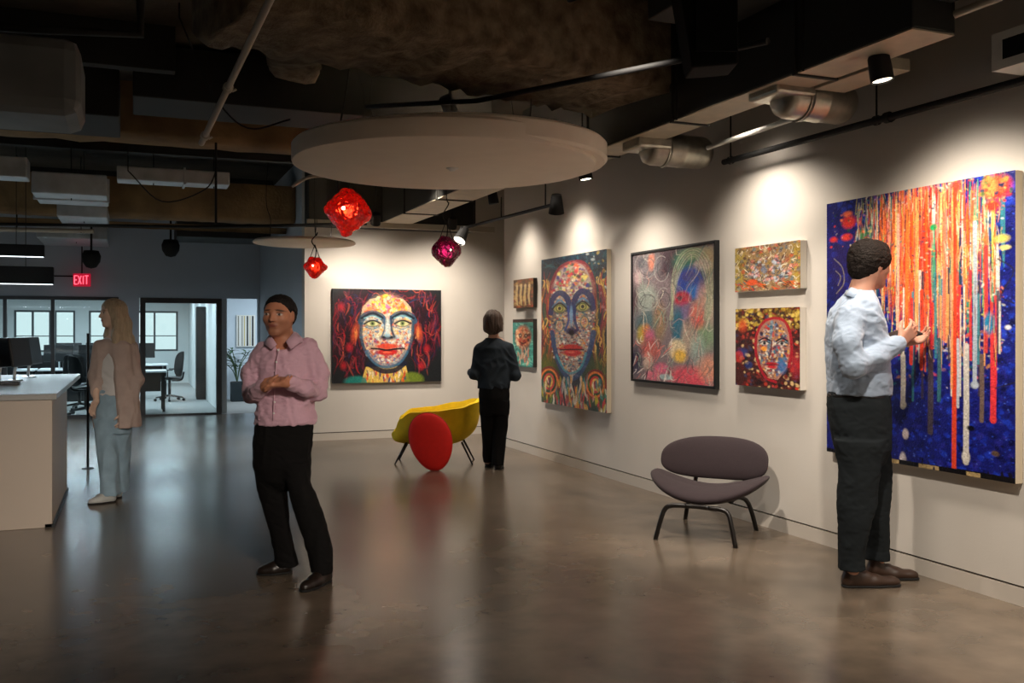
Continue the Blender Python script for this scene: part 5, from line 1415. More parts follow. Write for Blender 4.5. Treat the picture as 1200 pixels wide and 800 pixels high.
# ------------------------------------------------------------------ paintings: brushwork laid down stroke by stroke on a fine grid
class Paint:
    """design coordinates are taken inside a quad (TL, TR, BR, BL) and mapped to the flat canvas"""
    def __init__(s, W, Hh, quad, bg_, seed=0):
        s.W, s.H = W, Hh; s.A = np.tile(np.array(lin3(bg_)), (Hh, W, 1)); s.rs = np.random.RandomState(seed)
        src = np.array(quad, float); dst = np.array([(0, 0), (W, 0), (W, Hh), (0, Hh)], float)
        m = []
        for (x, y), (u, v) in zip(src, dst):
            m.append([x, y, 1, 0, 0, 0, -u * x, -u * y]); m.append([0, 0, 0, x, y, 1, -v * x, -v * y])
        h = np.linalg.solve(np.array(m), dst.ravel()); s.Hm = np.append(h, 1).reshape(3, 3)
        s.k = math.sqrt(W * Hh / (0.5 * abs(sum(src[i][0] * src[(i + 1) % 4][1] - src[(i + 1) % 4][0] * src[i][1] for i in range(4)))))
        s.quad = src
    def m(s, x, y):
        p = s.Hm @ np.array([x, y, 1.0]); return p[0] / p[2], p[1] / p[2]
    def _w(s, x0, x1, y0, y1):
        x0, x1, y0, y1 = max(0, int(x0)), min(s.W, int(x1) + 2), max(0, int(y0)), min(s.H, int(y1) + 2)
        if x1 <= x0 or y1 <= y0: return None
        return x0, x1, y0, y1, np.arange(x0, x1)[None, :] + .5, np.arange(y0, y1)[:, None] + .5
    def mix(s, w, a, c):
        c = np.array(lin3(c)); a = a[:, :, None]
        s.A[w[2]:w[3], w[0]:w[1]] = s.A[w[2]:w[3], w[0]:w[1]] * (1 - a) + c * a
    def blob(s, x, y, rx, ry, c, a=1., soft=.15, rot=0):
        cx, cy = s.m(x, y); rx, ry = max(.5, rx * s.k), max(.5, ry * s.k); R_ = max(rx, ry) * (1 + soft) + 1
        w = s._w(cx - R_, cx + R_, cy - R_, cy + R_)
        if w is None: return
        dx, dy = w[4] - cx, w[5] - cy; co, si = math.cos(rot), math.sin(rot)
        q = np.sqrt(((dx * co + dy * si) / rx) ** 2 + ((-dx * si + dy * co) / ry) ** 2)
        s.mix(w, np.clip((1 + soft - q) / (2 * soft + 1.0 / min(rx, ry)), 0, 1) * a, c)
    def ring(s, x, y, rx, ry, wd, c, a=1., a0=0, a1=360):
        s.line([(x + rx * math.cos(R(t)), y + ry * math.sin(R(t))) for t in np.linspace(a0, a1, 20)], wd, c, a)
    def line(s, pts, wd, c, a=1., taper=False, smooth=False):
        if smooth: pts = [(p.x, p.y) for p in smooth_pts([(q[0], q[1], 0) for q in pts], 5)]
        P_ = [s.m(*p) for p in pts]; wd = max(.45, wd * s.k / 2)
        xs = [p[0] for p in P_]; ys = [p[1] for p in P_]
        w = s._w(min(xs) - wd - 1, max(xs) + wd + 1, min(ys) - wd - 1, max(ys) + wd + 1)
        if w is None: return
        D = np.full((w[3] - w[2], w[1] - w[0]), 1e9)
        n = len(P_) - 1
        for i in range(n):
            (x0, y0), (x1, y1) = P_[i], P_[i + 1]; dx, dy = x1 - x0, y1 - y0; L = dx * dx + dy * dy + 1e-9
            t = np.clip(((w[4] - x0) * dx + (w[5] - y0) * dy) / L, 0, 1)
            d = np.hypot(w[4] - x0 - t * dx, w[5] - y0 - t * dy)
            if taper: d = d + wd * .8 * np.abs((i + t) / n * 2 - 1) ** 2
            D = np.minimum(D, d)
        s.mix(w, np.clip(wd + .5 - D, 0, 1) * a, c)
    def poly(s, pts, c, a=1.):
        P_ = [s.m(*p) for p in pts]; xs = [p[0] for p in P_]; ys = [p[1] for p in P_]
        w = s._w(min(xs), max(xs), min(ys), max(ys))
        if w is None: return
        ins = np.zeros((w[3] - w[2], w[1] - w[0]), bool); X = w[4] + 0 * w[5]; Y = w[5] + 0 * w[4]
        for i in range(len(P_)):
            (x0, y0), (x1, y1) = P_[i], P_[i - 1]
            if y0 == y1: continue
            cond = ((y0 > Y) != (y1 > Y)) & (X < (x1 - x0) * (Y - y0) / (y1 - y0) + x0); ins ^= cond
        s.mix(w, ins.astype(float) * a, c)
    def dots(s, n, inside, cols, r=(2, 5), a=(.6, 1.), box_=None, stretch=1.0):
        q = s.quad; x0, x1, y0, y1 = box_ or (q[:, 0].min(), q[:, 0].max(), q[:, 1].min(), q[:, 1].max()); k = 0; t = 0
        while k < n and t < n * 20:
            t += 1; x = s.rs.uniform(x0, x1); y = s.rs.uniform(y0, y1)
            if inside is not None and not inside(x, y): continue
            k += 1; rr_ = s.rs.uniform(*r); s.blob(x, y, rr_, rr_ * s.rs.uniform(.6, 1.5) * stretch, cols[s.rs.randint(len(cols))], s.rs.uniform(*a), .2, s.rs.uniform(0, 3))
    def strokes(s, n, inside, cols, L=(10, 30), wd=(1.5, 4), ang=(0, 180), box_=None, a=(.6, 1), bend=.3):
        q = s.quad; x0, x1, y0, y1 = box_ or (q[:, 0].min(), q[:, 0].max(), q[:, 1].min(), q[:, 1].max()); k = 0; t = 0
        while k < n and t < n * 20:
            t += 1; x = s.rs.uniform(x0, x1); y = s.rs.uniform(y0, y1)
            if inside is not None and not inside(x, y): continue
            k += 1; l = s.rs.uniform(*L); th = R(s.rs.uniform(*ang)); b = s.rs.uniform(-bend, bend)
            pts = [(x + l * (t_ - .5) * math.cos(th + b * (t_ - .5)), y + l * (t_ - .5) * math.sin(th + b * (t_ - .5)) + b * l * (t_ - .5) ** 2) for t_ in (0, .25, .5, .75, 1)]
            s.line(pts, s.rs.uniform(*wd), cols[s.rs.randint(len(cols))], s.rs.uniform(*a), True)
def lin3(c): return (lin(c[0]), lin(c[1]), lin(c[2]))
def ell_in(cx, cy, rx, ry): return lambda x, y: ((x - cx) / rx) ** 2 + ((y - cy) / ry) ** 2 < 1

_pm = mat('oil_paint', (1, 1, 1, 1), .38, bump=.35, bscale=90, spec=.45)
_a = _pm.node_tree.nodes.new('ShaderNodeVertexColor'); _a.layer_name = 'paint'
_pm.node_tree.links.new(_a.outputs['Color'], _pm.node_tree.nodes['Principled BSDF'].inputs['Base Color'])
M['oil'] = _pm
M['canvas_edge'] = mat('raw_canvas_edge', rgb(206, 192, 168), .85, bump=.2, bscale=200)
M['white_edge'] = mat('white_canvas_edge', rgb(222, 216, 206), .8)
M['dark_edge'] = mat('dark_canvas_edge', rgb(38, 34, 30), .7)

def painting(label, A_, B_, z0, z1, out_n, t, P_, edge, frame=None, group='paintings'):
    """A_ image-left end, B_ image-right end of the front face (plan points); out_n unit vector away from the wall"""
    A_ = Vector(A_); B_ = Vector(B_); n = Vector(out_n); r = (B_ - A_); w = r.length; r = r / w; hgt = z1 - z0
    c = (A_ + B_) / 2 - n * t
    th = thing('painting', label, 'painting', (c.x, c.y, z0), 0, group)
    base = Vector((c.x, c.y, 0))
    fr = .022 if frame else 0
    # picture surface, its brushwork broken up by small uneven touches
    rt = np.random.RandomState(11); n0 = rt.rand(P_.H, P_.W); n1 = rt.rand(P_.H // 3 + 2, P_.W // 3 + 2).repeat(3, 0).repeat(3, 1)[:P_.H, :P_.W]
    P_.A = P_.A * (.66 + .28 * n0 + .34 * n1)[:, :, None]
    W, Hh = P_.W, P_.H
    U, V_ = np.meshgrid(np.linspace(0, 1, W), np.linspace(1, 0, Hh))
    rng = np.random.RandomState(5)
    relief = .0012 * rng.rand(Hh, W)
    inset = fr
    X = (U - .5) * (w - 2 * inset); Z = inset + V_ * (hgt - 2 * inset)
    q = t - (.008 if frame else 0) + relief
    co = np.stack([X * r.x + q * n.x, X * r.y + q * n.y, Z], -1).reshape(-1, 3)
    idx = np.arange(W * Hh).reshape(Hh, W)
    F_ = np.stack([idx[:-1, :-1], idx[1:, :-1], idx[1:, 1:], idx[:-1, 1:]], -1).reshape(-1, 4)
    me = bpy.data.meshes.new('picture')
    me.vertices.add(len(co)); me.vertices.foreach_set('co', co.astype(np.float32).ravel())
    me.loops.add(len(F_) * 4); me.loops.foreach_set('vertex_index', F_.astype(np.int32).ravel())
    me.polygons.add(len(F_)); me.polygons.foreach_set('loop_start', np.arange(0, len(F_) * 4, 4, dtype=np.int32))
    me.update(calc_edges=True)
    ca = me.color_attributes.new('paint', 'FLOAT_COLOR', 'POINT')
    ca.data.foreach_set('color', np.concatenate([np.clip(P_.A, 0, 1).reshape(-1, 3), np.ones((W * Hh, 1))], 1).astype(np.float32).ravel())
    link_mesh('picture', me, M['oil'], th, True)
    Mx = Matrix(((r.x, n.x, 0, 0), (r.y, n.y, 0, 0), (0, 0, 1, 0), (0, 0, 0, 1)))
    bm = nb(); box(bm, -w / 2 + inset, w / 2 - inset, .001, t - .001 - (.01 if frame else 0), inset, hgt - inset, .002, Mx); obj('stretcher', bm, edge, th)
    if frame:
        bm = nb()
        for (a, b, c_, d) in ((-w / 2, -w / 2 + fr, 0, hgt), (w / 2 - fr, w / 2, 0, hgt), (-w / 2 + fr, w / 2 - fr, 0, fr), (-w / 2 + fr, w / 2 - fr, hgt - fr, hgt)):
            box(bm, a, b, .001, t + .004, c_, d, .002, Mx)
        obj('frame', bm, frame, th)
    return th
def on_right_wall(label, xl, xr, yt, yb, t, P_, edge, frame=None, group='paintings on the right wall'):
    X = WALL_X - t
    a = onX(xl, 387, X); b = onX(xr, yt, X); c = onX(xr, yb, X)
    return painting(label, (X, a.y, 0), (X, b.y, 0), c.z, b.z, (-1, 0, 0), t, P_, edge, frame, group)

# ---- wide portrait on the back wall
p = Paint(250, 210, [(55, 48), (845, 62), (845, 712), (58, 728)], (24, 28, 32), 1)
reds = [(130, 20, 38), (80, 12, 28), (40, 14, 28), (24, 14, 24), (30, 12, 24), (160, 34, 38), (96, 22, 50), (50, 22, 56), (170, 76, 60), (30, 42, 76), (120, 50, 64), (70, 14, 30)]
for (cx, cy, rx, ry) in ((190, 360, 125, 270), (715, 330, 110, 250), (450, 130, 330, 70)): p.blob(cx, cy, rx, ry, (36, 10, 22), .85, .3)
p.strokes(240, ell_in(190, 370, 140, 300), reds, (50, 150), (4, 13), (60, 120), a=(.5, .95), bend=1.2)
p.strokes(210, ell_in(710, 340, 125, 280), reds, (50, 150), (4, 13), (60, 120), a=(.5, .95), bend=1.2)
p.strokes(90, ell_in(450, 120, 330, 55), reds + [(20, 24, 70)] * 3, (40, 100), (4, 10), (-30, 30), bend=1)
for (x, y) in ((140, 600), (180, 470), (120, 180), (740, 480), (700, 600)): p.blob(x, y, 22, 28, (200, 34, 44), .6, .5)
p.poly([(300, 610), (590, 600), (620, 730), (260, 740)], (226, 190, 90)); p.blob(235, 715, 90, 42, (30, 130, 120), .9); p.blob(630, 700, 90, 55, (110, 130, 40), .9)
p.strokes(60, None, [(230, 90, 40), (240, 200, 80), (230, 220, 200), (120, 60, 120), (40, 60, 110), (200, 50, 40)], (20, 60), (6, 16), (70, 110), box_=(300, 590, 620, 725))
for (x, s_) in ((222, 1), (682, -1)):
    p.blob(x, 365, 26, 70, (190, 70, 40), .8, .3, .2 * s_); p.blob(x + 6 * s_, 370, 11, 40, (230, 150, 80), .7, .4); p.strokes(16, ell_in(x, 365, 26, 70), [(120, 30, 30), (240, 180, 110), (60, 20, 30)], (14, 40), (3, 7), (60, 110))
face = [(262, 260), (275, 180), (330, 125), (450, 105), (570, 125), (625, 185), (640, 280), (632, 400), (600, 500), (540, 580), (450, 615), (370, 585), (300, 500), (268, 400)]
p.poly(face, (190, 160, 126)); p.blob(450, 330, 150, 190, (214, 196, 168), .8, .4)
def inf(x, y): return ((x - 450) / 185) ** 2 + ((y - 355) / 255) ** 2 < 1
p.dots(240, lambda x, y: inf(x, y) and y < 230, [(244, 196, 70), (236, 120, 40), (220, 70, 40), (240, 220, 160), (180, 100, 150), (244, 170, 60)], (6, 16))
p.dots(380, lambda x, y: inf(x, y) and 230 < y < 440, [(226, 222, 206), (150, 190, 210), (230, 170, 90), (210, 90, 60), (70, 130, 170), (240, 226, 190), (236, 200, 120)], (5, 13))
p.dots(320, lambda x, y: inf(x, y) and y > 400, [(214, 70, 50), (230, 130, 80), (228, 220, 206), (90, 130, 180), (110, 80, 130), (240, 200, 150), (180, 60, 80)], (5, 13))
p.strokes(260, inf, [(50, 40, 60), (90, 50, 60), (120, 150, 170), (160, 60, 50), (70, 100, 130), (214, 190, 120)], (8, 22), (2.5, 6), (0, 180), a=(.5, .9))
p.strokes(90, inf, [(244, 236, 210), (40, 60, 90), (200, 60, 40)], (10, 26), (2, 4), (0, 180))
p.line([(268, 300), (268, 400), (300, 500), (372, 588), (450, 612), (540, 585), (602, 500), (632, 400), (640, 290)], 20, (34, 70, 96), .85, smooth=True)
p.line([(310, 505), (380, 580), (450, 600), (530, 578), (590, 505)], 34, (70, 120, 150), .55, smooth=True)
p.line([(320, 590), (400, 632), (455, 640), (520, 628), (580, 585)], 34, (16, 24, 48), .95, smooth=True)
for sx, cx in ((-1, 348), (1, 565)):
    p.line([(cx - 85, 288), (cx - 60, 245), (cx, 226), (cx + 60, 245), (cx + 88, 285)], 40, (30, 74, 98), .85, smooth=True)
    p.line([(cx - 80, 262), (cx, 226), (cx + 80, 262)], 16, (10, 26, 40), .95, smooth=True)
    p.line([(cx - 60, 262), (cx, 246), (cx + 60, 266)], 9, (130, 190, 200), .8, smooth=True)
    p.blob(cx, 300, 60, 27, (36, 56, 66)); p.blob(cx, 302, 48, 18, (214, 206, 150)); p.blob(cx, 300, 19, 18, (120, 140, 80)); p.blob(cx, 300, 9, 9, (14, 20, 22))
    p.line([(cx - 60, 302), (cx, 278), (cx + 60, 300)], 9, (10, 16, 24), smooth=True); p.line([(cx - 50, 325), (cx, 340), (cx + 48, 322)], 7, (50, 110, 130), .8, smooth=True)
p.line([(432, 250), (436, 330), (414, 395)], 12, (40, 84, 116), .85, smooth=True); p.line([(478, 250), (486, 340), (506, 395)], 16, (20, 50, 80), .9, smooth=True)
p.blob(457, 330, 17, 80, (200, 214, 210), .8, .4); p.blob(457, 402, 58, 17, (30, 60, 84), .9, .3); p.blob(430, 398, 16, 10, (10, 20, 30)); p.blob(484, 398, 16, 10, (10, 20, 30)); p.blob(456, 385, 26, 14, (140, 180, 196), .8)
p.blob(456, 462, 90, 20, (216, 66, 40), .95); p.blob(456, 504, 84, 24, (196, 34, 34)); p.blob(450, 505, 40, 9, (240, 110, 80), .8)
p.line([(340, 478), (400, 482), (450, 490), (510, 482), (578, 478)], 12, (26, 12, 22), smooth=True)
Yb = BACK_Y - .05
a, b, c = onY(389.5, 340, Yb), onY(517, 340, Yb), onY(517, 446.5, Yb)
painting('wide portrait of a mosaic-coloured face with dark red hair, on the back wall', (a.x, Yb, 0), (b.x, Yb, 0), c.z, b.z, (0, -1, 0), .05, p, M['dark_edge'], None, None)

# ---- tall portrait
p = Paint(170, 400, [(160, 88), (440, 42), (440, 742), (163, 700)], (20, 44, 62), 2)
mos = [(226, 220, 206), (196, 40, 44), (40, 70, 140), (230, 150, 60), (60, 150, 160), (240, 236, 224), (150, 30, 50), (30, 40, 90), (230, 190, 90)]
p.strokes(120, lambda x, y: y < 140, [(20, 60, 80), (14, 30, 50), (30, 90, 100), (10, 14, 20)], (20, 60), (5, 12))
p.dots(120, lambda x, y: x > 350 and y < 320, [(10, 14, 20), (220, 190, 90), (190, 200, 200), (20, 70, 90)], (3, 7))
for x0, cols, sx in ((185, [(150, 40, 40), (200, 120, 40), (30, 60, 50), (90, 110, 40), (190, 60, 50)], -1), (410, [(170, 60, 44), (210, 170, 70), (40, 80, 60), (20, 40, 50), (140, 36, 60)], 1)):
    for k in range(7):
        x = x0 + (k - 3) * 8
        p.line([(x + 14 * -sx, 180), (x + 8 * sx, 300), (x - 8 * sx, 420), (x + 10 * sx, 560)], 8, cols[k % 5], .55, smooth=True)
    p.strokes(80, lambda x, y: abs(x - x0) < 34 and 160 < y < 600, cols + [(16, 20, 30), (20, 30, 44), (230, 190, 100)], (30, 80), (3, 7), (75, 105), bend=1.2)
p.blob(190, 600, 52, 110, (80, 96, 30), .9, .3); p.blob(400, 610, 55, 110, (60, 84, 50), .8, .3)
for (cx, cy) in ((196, 612), (392, 622)):
    for k, c_ in enumerate([(120, 24, 40), (230, 120, 60), (30, 60, 50), (210, 50, 60), (240, 190, 90), (140, 30, 60)]):
        p.ring(cx, cy, 44 - k * 8, 62 - k * 10, 8, c_, .95)
p.strokes(130, lambda x, y: y > 600, [(60, 140, 140), (230, 220, 200), (200, 60, 70), (180, 170, 50), (40, 90, 90), (90, 120, 40)], (24, 60), (5, 10), (75, 105))
fc = lambda x, y: ((x - 292) / 98) ** 2 + ((y - 350) / 248) ** 2 < 1
p.poly([(200, 300), (205, 200), (240, 125), (300, 95), (350, 110), (385, 190), (392, 320), (378, 440), (340, 550), (290, 598), (240, 545), (208, 440)], (176, 160, 150))
p.line([(212, 300), (206, 200), (240, 125), (300, 98), (350, 112), (384, 190), (388, 290)], 16, (150, 30, 44), .7, smooth=True); p.blob(214, 330, 18, 110, (50, 40, 60), .6, .5); p.blob(378, 330, 18, 110, (40, 40, 60), .6, .5)
p.dots(260, lambda x, y: fc(x, y) and y < 240, [(60, 50, 60), (236, 220, 120), (200, 40, 60), (60, 60, 140), (236, 226, 200), (230, 110, 60), (120, 160, 90), (150, 40, 90)], (4, 9))
p.dots(1100, lambda x, y: fc(x, y) and y > 230, mos + [(60, 80, 110), (120, 40, 50), (40, 50, 70)], (2.5, 6))
p.line([(208, 400), (222, 480), (250, 560), (290, 600), (335, 560), (368, 480), (384, 400)], 20, (26, 70, 120), .9, smooth=True)
p.line([(228, 500), (260, 560), (292, 575), (330, 550), (352, 490)], 10, (70, 160, 180), .8, smooth=True)
for cx, cy in ((240, 298), (338, 290)):
    p.line([(cx - 38, cy + 20), (cx - 30, cy - 40), (cx, cy - 66), (cx + 32, cy - 44), (cx + 42, cy + 6)], 24, (16, 40, 96), .95, smooth=True)
    p.line([(cx - 30, cy - 5), (cx, cy - 36), (cx + 30, cy - 8)], 8, (90, 150, 190), .9, smooth=True)
    p.blob(cx, cy, 34, 25, (30, 50, 60)); p.blob(cx, cy, 27, 18, (200, 190, 110)); p.ring(cx, cy, 15, 14, 5, (90, 110, 50)); p.blob(cx, cy, 8, 9, (10, 14, 20))
    p.line([(cx - 32, cy + 4), (cx, cy - 22), (cx + 32, cy + 2)], 6, (10, 16, 30), smooth=True)
p.line([(276, 290), (278, 350), (264, 392)], 9, (40, 70, 150), .9, smooth=True); p.line([(302, 285), (306, 350), (318, 390)], 11, (24, 50, 110), .9, smooth=True)
p.blob(290, 330, 8, 48, (120, 170, 210), .9); p.blob(290, 396, 30, 14, (30, 40, 90), .9); p.blob(291, 402, 12, 14, (10, 12, 24))
for cx, cy in ((240, 372), (346, 356)):
    for k, c_ in enumerate([(60, 110, 110), (226, 180, 110), (210, 100, 50)]): p.ring(cx, cy, 18 - 6 * k, 26 - 8 * k, 4, c_, .75)
p.blob(292, 466, 46, 15, (196, 50, 50)); p.blob(292, 488, 40, 16, (206, 40, 48)); p.line([(244, 476), (292, 474), (342, 474)], 6, (60, 10, 20), smooth=True); p.blob(290, 486, 18, 5, (240, 120, 100), .8)
p.strokes(60, lambda x, y: 230 < x < 360 and y > 600, [(220, 210, 200), (190, 60, 70), (60, 150, 170), (230, 170, 60)], (30, 70), (5, 9), (80, 100))
on_right_wall('tall portrait of a long mosaic face with red lips and blue arched brows', 634.5, 711, 291.5, 484, .05, p, M['canvas_edge'])

# ---- framed flowing abstract
p = Paint(190, 320, [(50, 115), (418, 60), (418, 730), (50, 700)], (122, 108, 112), 3)
B = p.blob
B(220, 150, 90, 70, (58, 38, 50), .95, .3); B(120, 170, 60, 70, (120, 116, 120), .9, .3); B(110, 320, 55, 70, (150, 160, 150), .9, .3); B(75, 220, 24, 40, (200, 170, 170), .7, .3)
B(60, 330, 16, 60, (70, 30, 46), .8, .4); B(135, 145, 17, 46, (196, 120, 96), 1, .3); B(90, 150, 18, 30, (60, 60, 74), .6)
B(115, 440, 60, 60, (60, 110, 116), .8, .4); B(170, 430, 30, 90, (150, 120, 80), .8, .4); B(90, 490, 22, 42, (190, 166, 60), .9, .4); B(110, 470, 20, 30, (230, 140, 40), .9, .4)
B(125, 500, 26, 40, (200, 90, 130), .8, .4); B(130, 555, 48, 48, (190, 84, 74), .85, .3); B(65, 620, 26, 70, (42, 40, 70), .95, .3); B(120, 620, 24, 46, (220, 190, 170), .7, .3)
B(290, 140, 56, 52, (30, 104, 84), .95, .3); B(330, 110, 60, 26, (140, 160, 110), .8, .4); B(390, 140, 28, 60, (170, 150, 110), .9, .3); B(360, 165, 36, 28, (206, 180, 170), .95, .2)
B(310, 245, 64, 74, (24, 60, 150), .98, .2); B(300, 215, 30, 24, (60, 50, 120), .8); B(330, 290, 40, 30, (20, 110, 190), .8, .3); B(274, 322, 36, 36, (180, 30, 56), 1, .2); B(262, 318, 12, 12, (100, 14, 40))
B(285, 385, 36, 40, (120, 90, 140), .8, .4); B(252, 450, 28, 90, (20, 96, 120), .95, .3); B(340, 400, 34, 60, (206, 110, 90), .9, .3); B(365, 310, 26, 60, (200, 150, 130), .8, .4); B(395, 330, 20, 120, (190, 170, 140), .7, .3)
B(345, 440, 24, 30, (214, 70, 70), .9, .3); B(370, 500, 46, 60, (120, 150, 110), .85, .4); B(300, 500, 30, 80, (170, 150, 130), .8, .3); B(340, 560, 28, 70, (150, 170, 160), .8, .4)
B(250, 560, 38, 48, (220, 200, 160), .9, .2); B(262, 590, 30, 30, (226, 180, 70), .95, .3); B(310, 690, 100, 48, (214, 76, 92), .95, .3); B(395, 650, 46, 56, (220, 150, 120), .85, .4); B(180, 648, 34, 26, (206, 96, 130), .95, .3)
B(140, 685, 34, 26, (220, 110, 130), .95, .3); B(200, 690, 34, 14, (160, 190, 190), .9)
for k in range(9):
    c_ = [(186, 196, 160), (90, 120, 80), (220, 210, 180), (60, 90, 70)][k % 4]
    p.line([(232 - k * 2, 420), (226 + k * 3, 240), (262 + k * 4, 120 + k * 3), (330, 84 + k * 5), (392 - k * 4, 140 + k * 6), (408 - k * 3, 300), (392 - k * 3, 420)], 6, c_, .42, smooth=True)
p.strokes(420, None, [(120, 110, 112), (84, 72, 80), (150, 140, 134), (66, 60, 62), (110, 130, 120), (140, 104, 100)], (20, 80), (3, 9), (40, 140), a=(.1, .32), bend=1.6)
p.strokes(150, None, [(210, 200, 180), (90, 80, 90), (150, 170, 150), (60, 60, 60), (196, 150, 140), (70, 110, 110)], (50, 130), (2.5, 5), (60, 120), a=(.35, .8), bend=1.6)
for (cx, cy, rx, ry) in ((110, 165, 50, 60), (112, 330, 50, 46), (180, 180, 34, 60), (190, 320, 30, 50)): p.ring(cx, cy, rx, ry, 3.5, (176, 174, 168), .6, 20, 300); p.ring(cx + 5, cy + 4, rx * .7, ry * .7, 4, (60, 60, 70), .6, 90, 400)
p.strokes(40, lambda x, y: y > 520 and x < 230, [(230, 220, 210), (60, 40, 60), (220, 120, 110)], (30, 80), (3, 6), (30, 150), bend=1.6)
on_right_wall('framed flowing abstract in muted colours with a blue and crimson centre, thin black frame', 739.5, 838.5, 281, 456, .04, p, M['dark_edge'], M['frame'])

# ---- small wide canvas above the small portrait
p = Paint(170, 130, [(45, 88), (352, 42), (352, 270), (45, 292)], (150, 120, 78), 4)
p.blob(60, 190, 40, 120, (170, 150, 60), .8, .4); p.blob(340, 150, 30, 110, (180, 150, 50), .8, .4)
p.dots(300, None, [(200, 110, 96), (170, 150, 120), (110, 110, 116), (190, 70, 50), (90, 120, 130), (216, 196, 160), (150, 124, 40), (80, 50, 50)], (4, 10), (.5, .9))
p.dots(120, ell_in(200, 180, 110, 60), [(180, 190, 200), (110, 120, 140), (226, 150, 140), (60, 70, 90)], (4, 10), (.5, .9))
p.strokes(300, None, [(30, 26, 30), (60, 50, 60), (236, 230, 210), (120, 40, 40), (40, 80, 90)], (12, 36), (2, 3.5), (0, 180), bend=2)
p.strokes(70, lambda x, y: y > 235, [(200, 60, 30), (220, 110, 40), (90, 50, 30)], (14, 40), (4, 8), (0, 40)); p.blob(125, 245, 26, 16, (226, 84, 40), .9)
on_right_wall('small wide abstract of pink, ochre and grey scribbles, above the small red-hooded portrait', 861.5, 938, 281, 337.5, .055, p, M['white_edge'])

# ---- small portrait with red outline
p = Paint(160, 200, [(48, 368), (350, 358), (350, 750), (52, 738)], (70, 30, 26), 5)
p.dots(520, None, [(40, 20, 20), (110, 30, 26), (200, 60, 40), (226, 190, 130), (60, 60, 90), (150, 50, 40), (30, 20, 26)], (5, 10), (.6, 1))
p.dots(230, lambda x, y: y < 470, [(190, 160, 50), (160, 130, 40), (220, 190, 90), (60, 40, 24), (120, 90, 30)], (5, 11))
p.blob(85, 450, 22, 30, (220, 80, 40), .8, .4); p.blob(85, 580, 26, 22, (40, 60, 130), .8, .4); p.blob(115, 640, 20, 20, (30, 50, 110), .8); p.blob(70, 600, 20, 30, (200, 50, 40), .7); p.blob(330, 630, 26, 60, (180, 40, 50), .7, .4)
p.poly([(150, 560), (152, 480), (180, 430), (232, 408), (280, 425), (305, 480), (308, 560), (290, 650), (250, 705), (215, 700), (175, 650)], (170, 120, 100))
f5 = ell_in(230, 560, 68, 130)
p.dots(560, f5, [(90, 40, 50), (60, 40, 60), (226, 200, 170), (200, 60, 50), (90, 110, 150), (230, 170, 60), (50, 70, 110), (240, 230, 210), (150, 60, 60), (60, 130, 150)], (3.5, 8))
p.line([(240, 715), (190, 690), (152, 600), (150, 500), (180, 435), (232, 412), (282, 430), (306, 490), (312, 570), (300, 640)], 13, (170, 26, 40), .95, smooth=True)
p.line([(222, 430), (216, 500), (206, 560)], 14, (40, 130, 160), .6, smooth=True)
for cx in (188, 268):
    p.line([(cx - 26, 522), (cx, 508), (cx + 26, 520)], 7, (40, 30, 40), smooth=True); p.blob(cx, 532, 22, 10, (210, 200, 190)); p.blob(cx, 532, 8, 9, (20, 30, 40)); p.line([(cx - 24, 534), (cx, 522), (cx + 24, 532)], 4, (20, 16, 26), smooth=True)
p.line([(222, 520), (216, 580), (208, 604), (228, 610), (244, 600)], 7, (90, 40, 50), .9, smooth=True); p.blob(186, 558, 16, 12, (240, 150, 40), .9); p.blob(268, 640, 22, 34, (40, 110, 170), .85, .3)
p.blob(222, 630, 32, 9, (180, 30, 40)); p.blob(222, 644, 26, 9, (200, 40, 50)); p.line([(190, 636), (222, 636), (254, 634)], 3.5, (50, 10, 20))
on_right_wall('small square portrait of a speckled face ringed in red, below the small wide abstract', 862, 937.5, 359.5, 457.5, .055, p, M['white_edge'])

# ---- two tiny canvases by the far end
p = Paint(70, 90, [(42, 170), (130, 162), (130, 290), (42, 290)], (96, 62, 30), 6)
p.dots(110, None, [(120, 80, 36), (60, 36, 20), (190, 150, 80), (150, 60, 30), (40, 26, 18)], (4, 9), (.5, .9))
for x in (58, 76, 94, 112): p.line([(x, 205), (x - 3, 240), (x + 2, 275)], 9, (200, 176, 120), .85, smooth=True); p.blob(x, 196, 6, 8, (214, 190, 140), .9); p.line([(x + 6, 215), (x + 5, 275)], 3, (50, 20, 16))
on_right_wall('tiny brown and gold canvas of upright figures, above the teal one', 601.8, 625, 325.3, 359.6, .05, p, M['dark_edge'])
p = Paint(70, 140, [(42, 345), (130, 338), (130, 548), (42, 540)], (52, 140, 130), 7)
p.strokes(110, None, [(40, 120, 120), (90, 190, 170), (30, 90, 90), (130, 200, 180)], (12, 34), (4, 8), (0, 180))
p.poly([(36, 335), (136, 330), (136, 352), (36, 360)], (44, 28, 26))
p.blob(86, 418, 34, 44, (206, 100, 60), 1, .2); p.blob(84, 410, 24, 30, (226, 150, 100), .9); p.dots(60, ell_in(86, 418, 32, 42), [(230, 170, 120), (190, 50, 40), (60, 30, 30), (240, 210, 170)], (3, 7))
for x in (74, 98): p.blob(x, 412, 8, 10, (40, 22, 26)); p.blob(x, 412, 3, 4, (230, 210, 180))
p.line([(74, 440), (86, 446), (98, 440)], 4, (60, 14, 20)); p.strokes(26, lambda x, y: 460 < y < 530 and 62 < x < 112, [(210, 120, 90), (230, 200, 170), (180, 60, 60)], (14, 36), (3, 7), (70, 110))
on_right_wall('small teal canvas with an orange face, below the tiny brown one', 601, 624.8, 373.5, 430.5, .05, p, M['dark_edge'])

